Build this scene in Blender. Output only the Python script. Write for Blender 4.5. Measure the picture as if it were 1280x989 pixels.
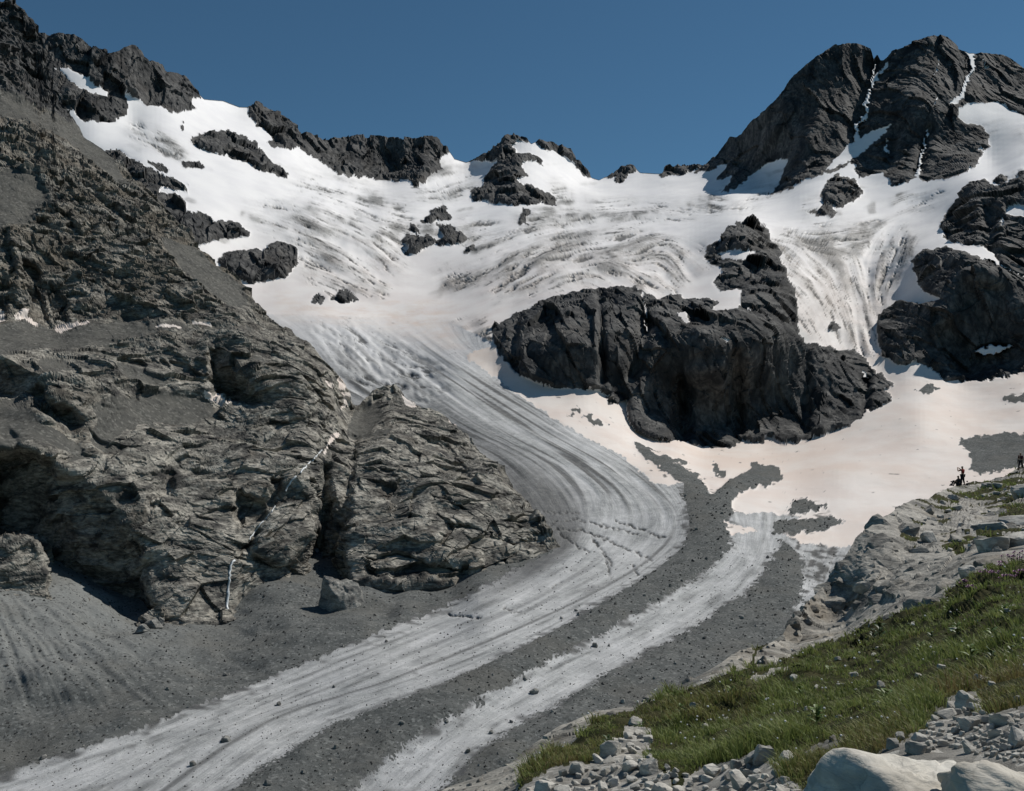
import bpy, bmesh, math, random
import numpy as np
from mathutils import Vector, Matrix, Euler, noise as mnoise

scene = bpy.context.scene
for o in list(bpy.data.objects):
    bpy.data.objects.remove(o)
COL = scene.collection

# ------------------------------------------------------------------ camera
F = 1230.0                      # focal length in photograph pixels (1280 wide)
U0, V0, VH = 640.0, 494.5, 560.0
PITCH = math.atan((VH - V0) / F)
cam_data = bpy.data.cameras.new('camera')
cam_data.sensor_width = 36.0
cam_data.lens = 36.0 * F / 1280.0
cam_data.clip_start = 0.1
cam_data.clip_end = 20000
cam = bpy.data.objects.new('camera', cam_data)
cam.rotation_euler = (math.pi / 2 + PITCH, 0, 0)
COL.objects.link(cam)
scene.camera = cam

# ------------------------------------------------------------------ sky, sun, exposure
SUN_AZ, SUN_EL = math.radians(58), math.radians(50)
world = bpy.data.worlds.new('World')
scene.world = world
world.use_nodes = True
wn = world.node_tree.nodes
wl = world.node_tree.links
bg = wn['Background']
sky = wn.new('ShaderNodeTexSky')
sky.sky_type = 'NISHITA'
sky.sun_disc = False
sky.sun_elevation = SUN_EL
sky.sun_rotation = SUN_AZ
sky.altitude = 2600
sky.air_density = 1.0
sky.dust_density = 0.0
sky.ozone_density = 1.0
tint = wn.new('ShaderNodeMix')
tint.data_type = 'RGBA'
tint.blend_type = 'MULTIPLY'
tint.inputs[0].default_value = 1.0
tint.inputs[7].default_value = (0.62, 0.95, 1.0, 1)      # deep mountain blue
wl.new(sky.outputs[0], tint.inputs[6])
wl.new(tint.outputs[2], bg.inputs[0])
bg.inputs[1].default_value = 0.058
S = Vector((math.sin(SUN_AZ) * math.cos(SUN_EL), math.cos(SUN_AZ) * math.cos(SUN_EL), math.sin(SUN_EL)))
sl = bpy.data.lights.new('sun', 'SUN')
sl.energy = 3.9
sl.angle = math.radians(0.5)
sl.color = (1.0, 0.955, 0.89)
so = bpy.data.objects.new('sun', sl)
so.rotation_euler = S.to_track_quat('Z', 'Y').to_euler()
so.location = S * 300
COL.objects.link(so)
vs = scene.view_settings
vs.view_transform = 'Standard'
vs.look = 'None'
vs.exposure = 0.0
vs.gamma = 1.0
vs.use_curve_mapping = False
scene.cycles.max_bounces = 6
scene.cycles.diffuse_bounces = 3
scene.cycles.use_adaptive_sampling = True

# ------------------------------------------------------------------ numeric helpers
rs = np.random.RandomState(7)
PERM = np.concatenate([rs.permutation(256)] * 3).astype(np.int32)
_g = rs.normal(size=(256, 3)).astype(np.float32)
GRAD = _g / np.linalg.norm(_g, axis=1, keepdims=True)
RND = rs.rand(256, 4).astype(np.float32)
F32 = np.float32
random.seed(5)

def hash3(i, j, k):
    return PERM[PERM[PERM[i & 255] + (j & 255)] + (k & 255)]

def perlin(p):
    """p (N,3) -> (N,) about -1..1"""
    p = np.asarray(p, F32)
    ip = np.floor(p).astype(np.int32)
    f = p - ip
    w = f * f * f * (f * (f * 6 - 15) + 10)
    out = np.zeros(len(p), F32)
    for dx in (0, 1):
        wx = w[:, 0] if dx else 1 - w[:, 0]
        for dy in (0, 1):
            wy = w[:, 1] if dy else 1 - w[:, 1]
            for dz in (0, 1):
                wz = w[:, 2] if dz else 1 - w[:, 2]
                g = GRAD[hash3(ip[:, 0] + dx, ip[:, 1] + dy, ip[:, 2] + dz)]
                d = g[:, 0] * (f[:, 0] - dx) + g[:, 1] * (f[:, 1] - dy) + g[:, 2] * (f[:, 2] - dz)
                out += wx * wy * wz * d
    return out * 1.6

def fbm(p, octs=4, gain=0.5, lac=2.03):
    a, out = 1.0, 0
    for o in range(octs):
        out = out + a * perlin(p + 17.3 * o)
        p = p * lac
        a *= gain
    return out

def ridged(p, octs=4, gain=0.5, lac=2.07):
    a, out = 1.0, 0
    for o in range(octs):
        out = out + a * (1 - 2 * np.abs(perlin(p + 31.7 * o)))
        p = p * lac
        a *= gain
    return out

def cells(p, off=0.8, tilt=0.9):
    """fractured blocks: random offset and random tilt per cell"""
    p = np.asarray(p, F32)
    b = np.floor(p - 0.5).astype(np.int32)
    best = np.full(len(p), 9e9, F32)
    val = np.zeros(len(p), F32)
    for dx in (0, 1):
        for dy in (0, 1):
            for dz in (0, 1):
                h = hash3(b[:, 0] + dx, b[:, 1] + dy, b[:, 2] + dz)
                r = RND[h]
                c = np.stack([b[:, 0] + dx, b[:, 1] + dy, b[:, 2] + dz], 1) + 0.15 + 0.7 * r[:, :3]
                dvec = p - c
                d = (dvec ** 2).sum(1)
                g = GRAD[(h + 71) & 255]
                m = d < best
                best = np.where(m, d, best)
                v = (r[:, 3] - 0.5) * off + (dvec * g).sum(1) * tilt
                val = np.where(m, v, val)
    return val

def box1(a, r, ax):
    if r < 1:
        return a
    pad = [(0, 0), (0, 0)]
    pad[ax] = (r + 1, r)
    c = np.cumsum(np.pad(a, pad, mode='edge'), axis=ax, dtype=np.float64)
    n = a.shape[ax]
    if ax == 0:
        return ((c[2 * r + 1:2 * r + 1 + n] - c[:n]) / (2 * r + 1)).astype(F32)
    return ((c[:, 2 * r + 1:2 * r + 1 + n] - c[:, :n]) / (2 * r + 1)).astype(F32)

def blur(a, r):
    a = a.astype(F32)
    r = max(1, int(round(r)))
    for _ in range(2):
        a = box1(box1(a, r, 0), r, 1)
    return a

def inpoly(u, v, poly):
    P = np.asarray(poly, float)
    m = np.zeros(u.shape, bool)
    x0, y0 = P.min(0)
    x1, y1 = P.max(0)
    sel = (u >= x0) & (u <= x1) & (v >= y0) & (v <= y1)
    if not sel.any():
        return m
    uu, vv = u[sel], v[sel]
    c = np.zeros(uu.shape, bool)
    n = len(P)
    for i in range(n):
        ax, ay = P[i]
        bx, by = P[(i + 1) % n]
        if ay == by:
            continue
        cr = ((ay > vv) != (by > vv)) & (uu < (bx - ax) * (vv - ay) / (by - ay) + ax)
        c ^= cr
    m[sel] = c
    return m

def linedist(u, v, pts, rad):
    """pixel distance to a polyline, capped at rad"""
    P = np.asarray(pts, float)
    d = np.full(u.shape, rad, F32)
    sel = (u > P[:, 0].min() - rad) & (u < P[:, 0].max() + rad) & (v > P[:, 1].min() - rad) & (v < P[:, 1].max() + rad)
    if not sel.any():
        return d
    uu, vv = u[sel], v[sel]
    b = np.full(uu.shape, rad)
    for (ax, ay), (bx, by) in zip(P[:-1], P[1:]):
        L = (bx - ax) ** 2 + (by - ay) ** 2 + 1e-9
        t = np.clip(((uu - ax) * (bx - ax) + (vv - ay) * (by - ay)) / L, 0, 1)
        b = np.minimum(b, np.hypot(uu - ax - t * (bx - ax), vv - ay - t * (by - ay)))
    d[sel] = b
    return d

def rays(u, v):
    xc = (u - U0) / F
    yc = -(v - V0) / F
    cp, sp = math.cos(PITCH), math.sin(PITCH)
    dy = cp - yc * sp
    dz = sp + yc * cp
    return np.stack([xc / dy, np.ones_like(u), dz / dy], -1)

def rbf(ctrl, u, v, smooth=1e-4, kernel='tps'):
    """smooth interpolation of ln(distance) through control pixels"""
    C = np.asarray(ctrl, float)
    X = C[:, :2] / 300.0
    val = np.log(C[:, 2])
    n = len(X)
    def K(A, B):
        r2 = ((A[:, None, :] - B[None]) ** 2).sum(-1)
        if kernel == 'lin':
            return np.sqrt(r2 + 0.0025)
        return r2 * np.log(r2 + 1e-12) * 0.5
    M = np.zeros((n + 3, n + 3))
    M[:n, :n] = K(X, X) + (smooth if kernel == 'tps' else -smooth) * np.eye(n)
    M[:n, n] = 1
    M[:n, n + 1:] = X
    M[n, :n] = 1
    M[n + 1:, :n] = X.T
    w = np.linalg.solve(M, np.concatenate([val, [0, 0, 0]]))
    gu = np.arange(u.min() - 10, u.max() + 20, 6.0)
    gv = np.arange(v.min() - 10, v.max() + 20, 6.0)
    GU, GV = np.meshgrid(gu, gv)
    Q = np.stack([GU.ravel(), GV.ravel()], 1) / 300.0
    out = np.zeros(len(Q))
    for i in range(0, len(Q), 8000):
        q = Q[i:i + 8000]
        out[i:i + 8000] = K(q, X) @ w[:n] + w[n] + q @ w[n + 1:]
    G = out.reshape(GU.shape)
    fu = (u - gu[0]) / 6.0
    fv = (v - gv[0]) / 6.0
    iu = np.clip(fu.astype(int), 0, len(gu) - 2)
    iv = np.clip(fv.astype(int), 0, len(gv) - 2)
    a = fu - iu
    b = fv - iv
    r = (G[iv, iu] * (1 - a) + G[iv, iu + 1] * a) * (1 - b) + (G[iv + 1, iu] * (1 - a) + G[iv + 1, iu + 1] * a) * b
    return np.exp(r)

def gridnormals(P):
    du = np.gradient(P, axis=1)
    dv = np.gradient(P, axis=0)
    n = np.cross(dv, du)
    n /= np.linalg.norm(n, axis=-1, keepdims=True) + 1e-12
    flip = (n * P).sum(-1) > 0          # face the valley
    n[flip] *= -1
    return n

def smoothstep(a, b, x):
    t = np.clip((x - a) / (b - a), 0, 1)
    return t * t * (3 - 2 * t)

# ------------------------------------------------------------------ material helpers
class NT:
    def __init__(self, name, rough=0.9, spec=0.2):
        self.m = bpy.data.materials.new(name)
        self.m.use_nodes = True
        self.n = self.m.node_tree.nodes
        self.l = self.m.node_tree.links
        self.b = self.n['Principled BSDF']
        self.b.inputs['Roughness'].default_value = rough
        self.b.inputs['Specular IOR Level'].default_value = spec
        self.pos = self.n.new('ShaderNodeNewGeometry').outputs['Position']
    def val(self, x, sock):
        if isinstance(x, (int, float)):
            sock.default_value = x
        elif isinstance(x, tuple):
            sock.default_value = x if len(x) == 4 or sock.type == 'VECTOR' else (*x, 1)
        else:
            self.l.new(x, sock)
    def attr(self, name, out='Fac'):
        a = self.n.new('ShaderNodeAttribute')
        a.attribute_name = name
        return a.outputs[out]
    def mapv(self, vec, scale=(1, 1, 1), rot=(0, 0, 0)):
        m = self.n.new('ShaderNodeMapping')
        m.inputs['Scale'].default_value = scale
        m.inputs['Rotation'].default_value = rot
        self.l.new(vec, m.inputs['Vector'])
        return m.outputs[0]
    def noise(self, vec, scale, detail=5, rough=0.55, lo=None, hi=None, dist=0.0):
        t = self.n.new('ShaderNodeTexNoise')
        t.inputs['Scale'].default_value = scale
        t.inputs['Detail'].default_value = detail
        t.inputs['Roughness'].default_value = rough
        t.inputs['Distortion'].default_value = dist
        self.l.new(vec, t.inputs['Vector'])
        o = t.outputs['Fac']
        return o if lo is None else self.ramp(o, lo, hi)
    def voro(self, vec, scale, feat='F1', out='Distance'):
        t = self.n.new('ShaderNodeTexVoronoi')
        t.feature = feat
        t.inputs['Scale'].default_value = scale
        self.l.new(vec, t.inputs['Vector'])
        return t.outputs[out]
    def ramp(self, x, lo, hi, a=0.0, b=1.0):
        m = self.n.new('ShaderNodeMapRange')
        m.interpolation_type = 'SMOOTHSTEP'
        m.inputs['From Min'].default_value = lo
        m.inputs['From Max'].default_value = hi
        m.inputs['To Min'].default_value = a
        m.inputs['To Max'].default_value = b
        self.l.new(x, m.inputs['Value'])
        return m.outputs[0]
    def math(self, op, a, b=0.0):
        m = self.n.new('ShaderNodeMath')
        m.operation = op
        self.val(a, m.inputs[0])
        self.val(b, m.inputs[1])
        return m.outputs[0]
    def mix(self, f, a, b, mode='MIX'):
        m = self.n.new('ShaderNodeMix')
        m.data_type = 'RGBA'
        m.blend_type = mode
        self.val(f, m.inputs[0])
        self.val(a, m.inputs[6])
        self.val(b, m.inputs[7])
        return m.outputs[2]
    def color(self, c):
        self.val(c, self.b.inputs['Base Color'])
    def bump(self, h, dist, strength=1.0, prev=None):
        b = self.n.new('ShaderNodeBump')
        b.inputs['Strength'].default_value = strength
        b.inputs['Distance'].default_value = dist
        self.l.new(h, b.inputs['Height'])
        if prev is not None:
            self.l.new(prev, b.inputs['Normal'])
        self.l.new(b.outputs[0], self.b.inputs['Normal'])
        return b.outputs[0]

def plain(name, col, rough=0.8, spec=0.2, var=0.0, scale=30):
    t = NT(name, rough, spec)
    if var:
        n = t.noise(t.pos, scale, 4)
        d = tuple(c * (1 - var) for c in col)
        h = tuple(min(1, c * (1 + var)) for c in col)
        t.color(t.mix(n, d, h))
    else:
        t.color(col)
    return t.m

def rock_material(name, dark, mid, light, tan, k, bumpd, tanamt=1.0, crack=0.7, zs=2.6):
    """k: size of the coarse pattern in metres"""
    t = NT(name, 0.85, 0.25)
    p = t.mapv(t.pos, (1, 1, zs), (0.22, -0.3, 0))
    n1 = t.noise(p, 1.0 / k, 8, 0.62, 0.34, 0.66, 0.6)
    n2 = t.noise(p, 6.0 / k, 7, 0.68, 0.36, 0.68, 0.3)
    n3 = t.noise(t.pos, 0.45 / k, 5, 0.6, 0.5, 0.72)
    c = t.mix(n1, dark, mid)
    c = t.mix(t.math('MULTIPLY', n2, n1), c, light)
    c = t.mix(t.math('MULTIPLY', n3, 0.75 * tanamt), c, tan)
    cr = t.ramp(t.voro(p, 4.0 / k, 'DISTANCE_TO_EDGE'), 0.0, 0.04, crack, 1.0)
    c = t.mix(1.0, c, t.mix(cr, tuple(x * 0.4 for x in (1, 1, 1)), (1, 1, 1)), 'MULTIPLY')
    # colour of lichen or stain given by the builder
    c = t.mix(t.attr('stain'), c, t.mix(n2, tuple(x * 0.6 for x in light), light))
    c = t.mix(t.math('MULTIPLY', t.attr('warm'), 0.8), c, t.mix(n2, tuple(x * 0.45 for x in tan), tuple(min(1, x * 1.25) for x in tan)))
    t.color(c)
    h = t.noise(p, 5.0 / k, 9, 0.62, dist=0.4)
    t.bump(h, bumpd, 0.7)
    return t.m

MAT = {}
MAT['rock_far'] = rock_material('rock_far', (0.018, 0.020, 0.022), (0.043, 0.044, 0.045), (0.17, 0.165, 0.155), (0.062, 0.052, 0.042), 40, 3.0, 0.6, 0.7, 0.55)
MAT['rock_left'] = rock_material('rock_left', (0.040, 0.039, 0.037), (0.132, 0.124, 0.108), (0.50, 0.47, 0.405), (0.17, 0.145, 0.11), 20, 1.3, 0.45)
MAT['rock_near'] = rock_material('rock_near', (0.095, 0.093, 0.085), (0.25, 0.24, 0.215), (0.48, 0.455, 0.40), (0.27, 0.225, 0.165), 2.2, 0.14, 0.6, 0.25)

def debris_material(name, a, b, k, bd):
    t = NT(name, 0.95, 0.1)
    n1 = t.noise(t.pos, 1.0 / k, 6, 0.6, 0.35, 0.68)
    v = t.voro(t.pos, 9.0 / k, 'F1', 'Color')
    sep = t.n.new('ShaderNodeSeparateColor')
    t.l.new(v, sep.inputs[0])
    c = t.mix(n1, a, b)
    c = t.mix(t.attr('fan_pale'), c, tuple(x * 1.45 for x in b))
    c = t.mix(t.ramp(sep.outputs[0], 0.72, 1.0, 0.0, 0.6), c, tuple(x * 1.8 for x in b))
    c = t.mix(t.ramp(sep.outputs[1], 0.75, 1.0, 0.0, 0.6), c, tuple(x * 0.45 for x in a))
    br = t.noise(t.pos, 0.25 / k, 4, 0.6, 0.45, 0.7)
    c = t.mix(t.math('MULTIPLY', br, 0.5), c, (0.122, 0.119, 0.107))
    t.color(c)
    h = t.noise(t.pos, 6.0 / k, 8, 0.75)
    t.bump(h, bd, 1.0)
    return t.m
MAT['debris'] = debris_material('debris', (0.092, 0.098, 0.096), (0.138, 0.143, 0.138), 10, 0.6)
MAT['scree'] = debris_material('scree', (0.090, 0.089, 0.082), (0.125, 0.122, 0.110), 14, 0.7)
MAT['gravel'] = debris_material('gravel', (0.22, 0.21, 0.19), (0.40, 0.385, 0.35), 0.7, 0.04)

def snow_material():
    t = NT('snow_and_ice', 0.7, 0.25)
    g = t.attr('grey')
    dirt = t.attr('dirt')
    pink = t.attr('pink')
    flow = t.attr('flow', 'Vector')
    ice = t.attr('ice')
    st = t.noise(flow, 1.0, 9, 0.75, 0.34, 0.66)
    st2 = t.noise(t.mapv(flow, (3.1, 1.7, 1)), 2.3, 6, 0.7, 0.35, 0.68)
    sp = t.noise(t.pos, 0.16, 9, 0.75, 0.42, 0.66)
    sp2 = t.noise(t.pos, 0.02, 5, 0.6, 0.35, 0.65)
    snow = t.mix(sp2, (0.85, 0.85, 0.86), (0.91, 0.905, 0.90))
    icec = t.mix(st, (0.15, 0.160, 0.165), (0.40, 0.412, 0.408))
    icec = t.mix(t.math('MULTIPLY', st2, 0.55), icec, (0.20, 0.205, 0.20))
    icec = t.mix(t.math('MULTIPLY', sp, 0.55), icec, (0.50, 0.51, 0.50))
    fine = t.noise(t.pos, 0.42, 6, 0.85, 0.53, 0.66)
    icec = t.mix(t.math('MULTIPLY', fine, 0.75), icec, (0.11, 0.112, 0.11))
    c = t.mix(g, snow, icec)
    dust = t.mix(sp2, (0.72, 0.605, 0.525), (0.76, 0.685, 0.62))
    c = t.mix(pink, c, dust)
    dd = t.mix(sp, (0.055, 0.057, 0.057), (0.105, 0.105, 0.10))
    c = t.mix(dirt, c, dd)
    t.color(c)
    h = t.math('ADD', t.math('MULTIPLY', sp, 0.8), t.math('MULTIPLY', st, 0.8))
    h = t.math('MULTIPLY', h, t.ramp(g, 0.0, 0.9, 0.12, 1.0))
    t.bump(h, 0.4, 0.6)
    return t.m
MAT['snow'] = snow_material()

# ------------------------------------------------------------------ object helpers
def tag(o, label=None, cat=None, group=None, kind=None):
    if label: o['label'] = label
    if cat: o['category'] = cat
    if group: o['group'] = group
    if kind: o['kind'] = kind
    return o

def mesh_np(name, V, Fc, mat, smooth=False, normals=None, attrs=None, parent=None):
    """V (n,3); Fc (m,k) int with constant k"""
    me = bpy.data.meshes.new(name)
    m, k = Fc.shape
    me.vertices.add(len(V))
    me.vertices.foreach_set('co', np.ascontiguousarray(V, F32).ravel())
    me.loops.add(m * k)
    me.loops.foreach_set('vertex_index', np.ascontiguousarray(Fc, np.int32).ravel())
    me.polygons.add(m)
    me.polygons.foreach_set('loop_start', np.arange(0, m * k, k, dtype=np.int32))
    me.polygons.foreach_set('use_smooth', np.full(m, smooth, bool))
    me.update(calc_edges=True)
    me.validate()
    for an, av in (attrs or {}).items():
        av = np.ascontiguousarray(av, F32)
        if av.ndim == 1:
            a = me.attributes.new(an, 'FLOAT', 'POINT')
            a.data.foreach_set('value', av)
        else:
            a = me.attributes.new(an, 'FLOAT_VECTOR', 'POINT')
            a.data.foreach_set('vector', av.ravel())
    if normals is not None and smooth:
        me.normals_split_custom_set_from_vertices(normals.astype(float))
    me.materials.append(mat)
    o = bpy.data.objects.new(name, me)
    COL.objects.link(o)
    if parent is not None:
        o.parent = parent
    return o

class Sheet:
    """a piece of terrain on a grid; u, v are the photograph's pixels of each vertex before the relief is added"""
    def __init__(self, us, top, bot, rows, curve=1.0, soft=45.0, extra=0):
        us = np.asarray(us, float)
        tv = np.interp(us, [p[0] for p in top], [p[1] for p in top])
        bv = np.interp(us, [p[0] for p in bot], [p[1] for p in bot])
        s = (np.linspace(0, 1, rows) ** curve)[:, None]
        if extra:                                 # the ground under and behind the viewer's feet, coarser
            s = np.concatenate([np.linspace(0, 0.5, rows), np.linspace(0.5, 1, extra + 1)[1:]])[:, None]
        rows = len(s)
        self.u = np.repeat(us[None], rows, 0)
        k = 40.0                                  # px over which the crest's detail fades into even rows
        du = np.linspace(us[0], us[-1], 4000)
        tl = np.interp(du, [p[0] for p in top], [p[1] for p in top])
        w = max(3, int(soft / (du[1] - du[0])))
        pad = np.pad(tl, (w, w), mode='edge')
        sm = np.convolve(pad, np.hanning(2 * w + 1) / np.hanning(2 * w + 1).sum(), 'valid')
        st = np.interp(us, du, sm)
        base = s * (bv - st)[None]
        self.v = st[None] + base + (tv - st)[None] * np.exp(-base / np.maximum(k, 1.6 * np.abs(tv - st))[None])
        self.top = tv
    def set_depth(self, Y):
        self.Y = Y
        self.P = rays(self.u, self.v) * Y[..., None]
    def skirt(self, back, drop):
        """the far side of the crest, out of sight"""
        r0 = self.P[0]
        hor = r0.copy()
        hor[:, 2] = 0
        hor /= np.linalg.norm(hor, axis=1, keepdims=True)
        rowsP = []
        for b, d in zip(back, drop):
            q = r0 + hor * b
            q[:, 2] -= d
            rowsP.append(q)
        rowsP = np.array(rowsP[::-1])
        k = len(back)
        self.P = np.concatenate([rowsP, self.P], 0)
        def ext(a):
            return np.concatenate([np.repeat(a[:1], k, 0), a], 0)
        self.u, self.v = ext(self.u), ext(self.v)
        self.cls = ext(self.cls)
        self.attrs = {n: ext(a) for n, a in self.attrs.items()}
        if getattr(self, 'hide', None) is not None:
            self.hide = ext(self.hide)
    def finish(self):
        self.N = gridnormals(self.P)
        R, C = self.u.shape
        i = np.arange(R * C).reshape(R, C)
        self.quads = np.stack([i[:-1, :-1], i[1:, :-1], i[1:, 1:], i[:-1, 1:]], -1).reshape(-1, 4)
        c = self.cls
        # a quad takes the class of the greatest of its corners' ids
        self.qc = np.median(np.stack([c[:-1, :-1], c[1:, :-1], c[1:, 1:]], -1), -1).astype(int).ravel()
        if getattr(self, 'hide', None) is not None:
            h = self.hide
            self.qh = (h[:-1, :-1] & h[1:, 1:] & h[1:, :-1] & h[:-1, 1:]).ravel()
        else:
            self.qh = np.zeros(len(self.qc), bool)
    def build(self, ids, name, mat, smooth):
        m = np.isin(self.qc, ids) & ~self.qh
        q = self.quads[m]
        if len(q) < 3:
            return None
        vi, inv = np.unique(q, return_inverse=True)
        V = self.P.reshape(-1, 3)[vi]
        N = self.N.reshape(-1, 3)[vi]
        at = {n: a.reshape(-1, *a.shape[2:])[vi] for n, a in self.attrs.items()}
        return mesh_np(name, V, inv.reshape(q.shape), mat, smooth, N if smooth else None, at)
    def at(self, px, py):
        """terrain point whose pixel is nearest to (px, py)"""
        d = (self.pu - px) ** 2 + (self.pv - py) ** 2
        k = np.argmin(d)
        return Vector(self.P.reshape(-1, 3)[k]), Vector(self.N.reshape(-1, 3)[k])
    def index_pixels(self):
        P = self.P.reshape(-1, 3)
        cp, sp = math.cos(PITCH), math.sin(PITCH)
        zc = P[:, 1] * cp + P[:, 2] * sp
        yc = -P[:, 1] * sp + P[:, 2] * cp
        self.pu = U0 + F * P[:, 0] / zc
        self.pv = V0 - F * yc / zc

def offset(poly_zoom, ox, oy, k):
    return [(ox + x * k, oy + y * k) for x, y in poly_zoom]
Z1 = lambda p: offset(p, 0, 0, 0.336)
Z2 = lambda p: offset(p, 400, 100, 0.336)
Z3 = lambda p: offset(p, 820, 0, 0.3594)
Z5 = lambda p: offset(p, 380, 380, 0.336)
Z6 = lambda p: offset(p, 780, 260, 0.3906)

# ================================================================== the back of the valley: ridges, icefields, glacier tongue, moraines
SKYLINE = [(-200, 60), (-60, 50), (0, 45), (47, 42), (97, 47), (118, 60), (134, 67), (148, 64), (157, 58), (165, 55), (171, 57), (178, 62), (183, 72),
           (188, 76), (202, 81), (206, 90), (222, 91), (232, 97), (240, 108), (249, 118), (255, 124), (279, 126), (299, 134),
           (309, 134), (323, 129), (339, 136), (352, 144), (366, 155), (380, 168), (403, 174), (430, 172), (474, 170), (500, 172), (545, 171),
           (558, 184), (568, 199), (583, 203), (602, 196), (622, 179), (635, 170), (649, 168), (659, 174), (664, 180), (676, 175),
           (689, 177), (709, 187), (723, 201), (739, 222), (749, 225), (763, 218), (776, 211), (790, 206), (800, 216), (827, 217),
           (833, 210), (842, 211), (848, 208), (867, 205), (879, 207), (897, 192), (906, 180), (913, 171), (922, 172), (939, 154), (971, 124), (992, 95),
           (1021, 72), (1043, 56), (1061, 54), (1075, 56), (1088, 61), (1092, 74), (1097, 68), (1101, 76), (1105, 75), (1114, 65), (1143, 52), (1168, 43),
           (1183, 48), (1201, 61), (1211, 67), (1233, 66), (1254, 70), (1280, 88), (1340, 120), (1480, 150)]
B_TOP = [(-130, -60), (-60, -25), (0, 6), (10, 3), (18, 6), (25, 10), (33, 22), (38, 30), (43, 45), (47, 50), (50, 72), (58, 88), (64, 95), (66, 115), (75, 130), (85, 140), (90, 150), (98, 158), (105, 172),
         (125, 185), (150, 205), (170, 225), (195, 250), (215, 275), (235, 292), (250, 310), (275, 330), (300, 350), (315, 372),
         (325, 390), (345, 405), (365, 418), (385, 430), (405, 450), (420, 468), (430, 485), (436, 508), (445, 512), (455, 505), (470, 491),
         (490, 488), (505, 500), (520, 512), (560, 527), (590, 560), (620, 580), (645, 612), (665, 640), (677, 660), (688, 680), (700, 692)]
CONTACT = [(-200, 700), (0, 738), (30, 742), (60, 748), (85, 757), (110, 742), (140, 770), (160, 788), (185, 780), (200, 772), (240, 768), (270, 767),
           (290, 757), (300, 735), (330, 722), (370, 718), (395, 712), (403, 745), (450, 742), (560, 736), (600, 722), (640, 705), (685, 682), (700, 690)]
C_TOP = [(480, 1040), (540, 1000), (565, 985), (600, 972), (640, 955), (670, 930), (700, 912), (740, 895), (800, 885), (830, 868), (870, 848),
         (900, 832), (925, 815), (950, 810), (975, 800), (985, 780), (1000, 762), (1030, 735), (1040, 715), (1050, 705), (1070, 675), (1085, 664), (1100, 650), (1130, 630), (1145, 624), (1160, 622),
         (1180, 612), (1200, 606), (1230, 600), (1260, 592), (1280, 582), (1330, 560), (1480, 520), (2300, 450)]
us = np.concatenate([np.arange(-190, 0, 5.0), np.arange(0, 1280, 1.42), np.arange(1280, 1480, 5.0)])
botA = [(-200, 1065)] + [(x, min(1065, y + 45)) for x, y in C_TOP if 540 <= x <= 1480]
A = Sheet(us, SKYLINE, botA, 640)
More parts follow.
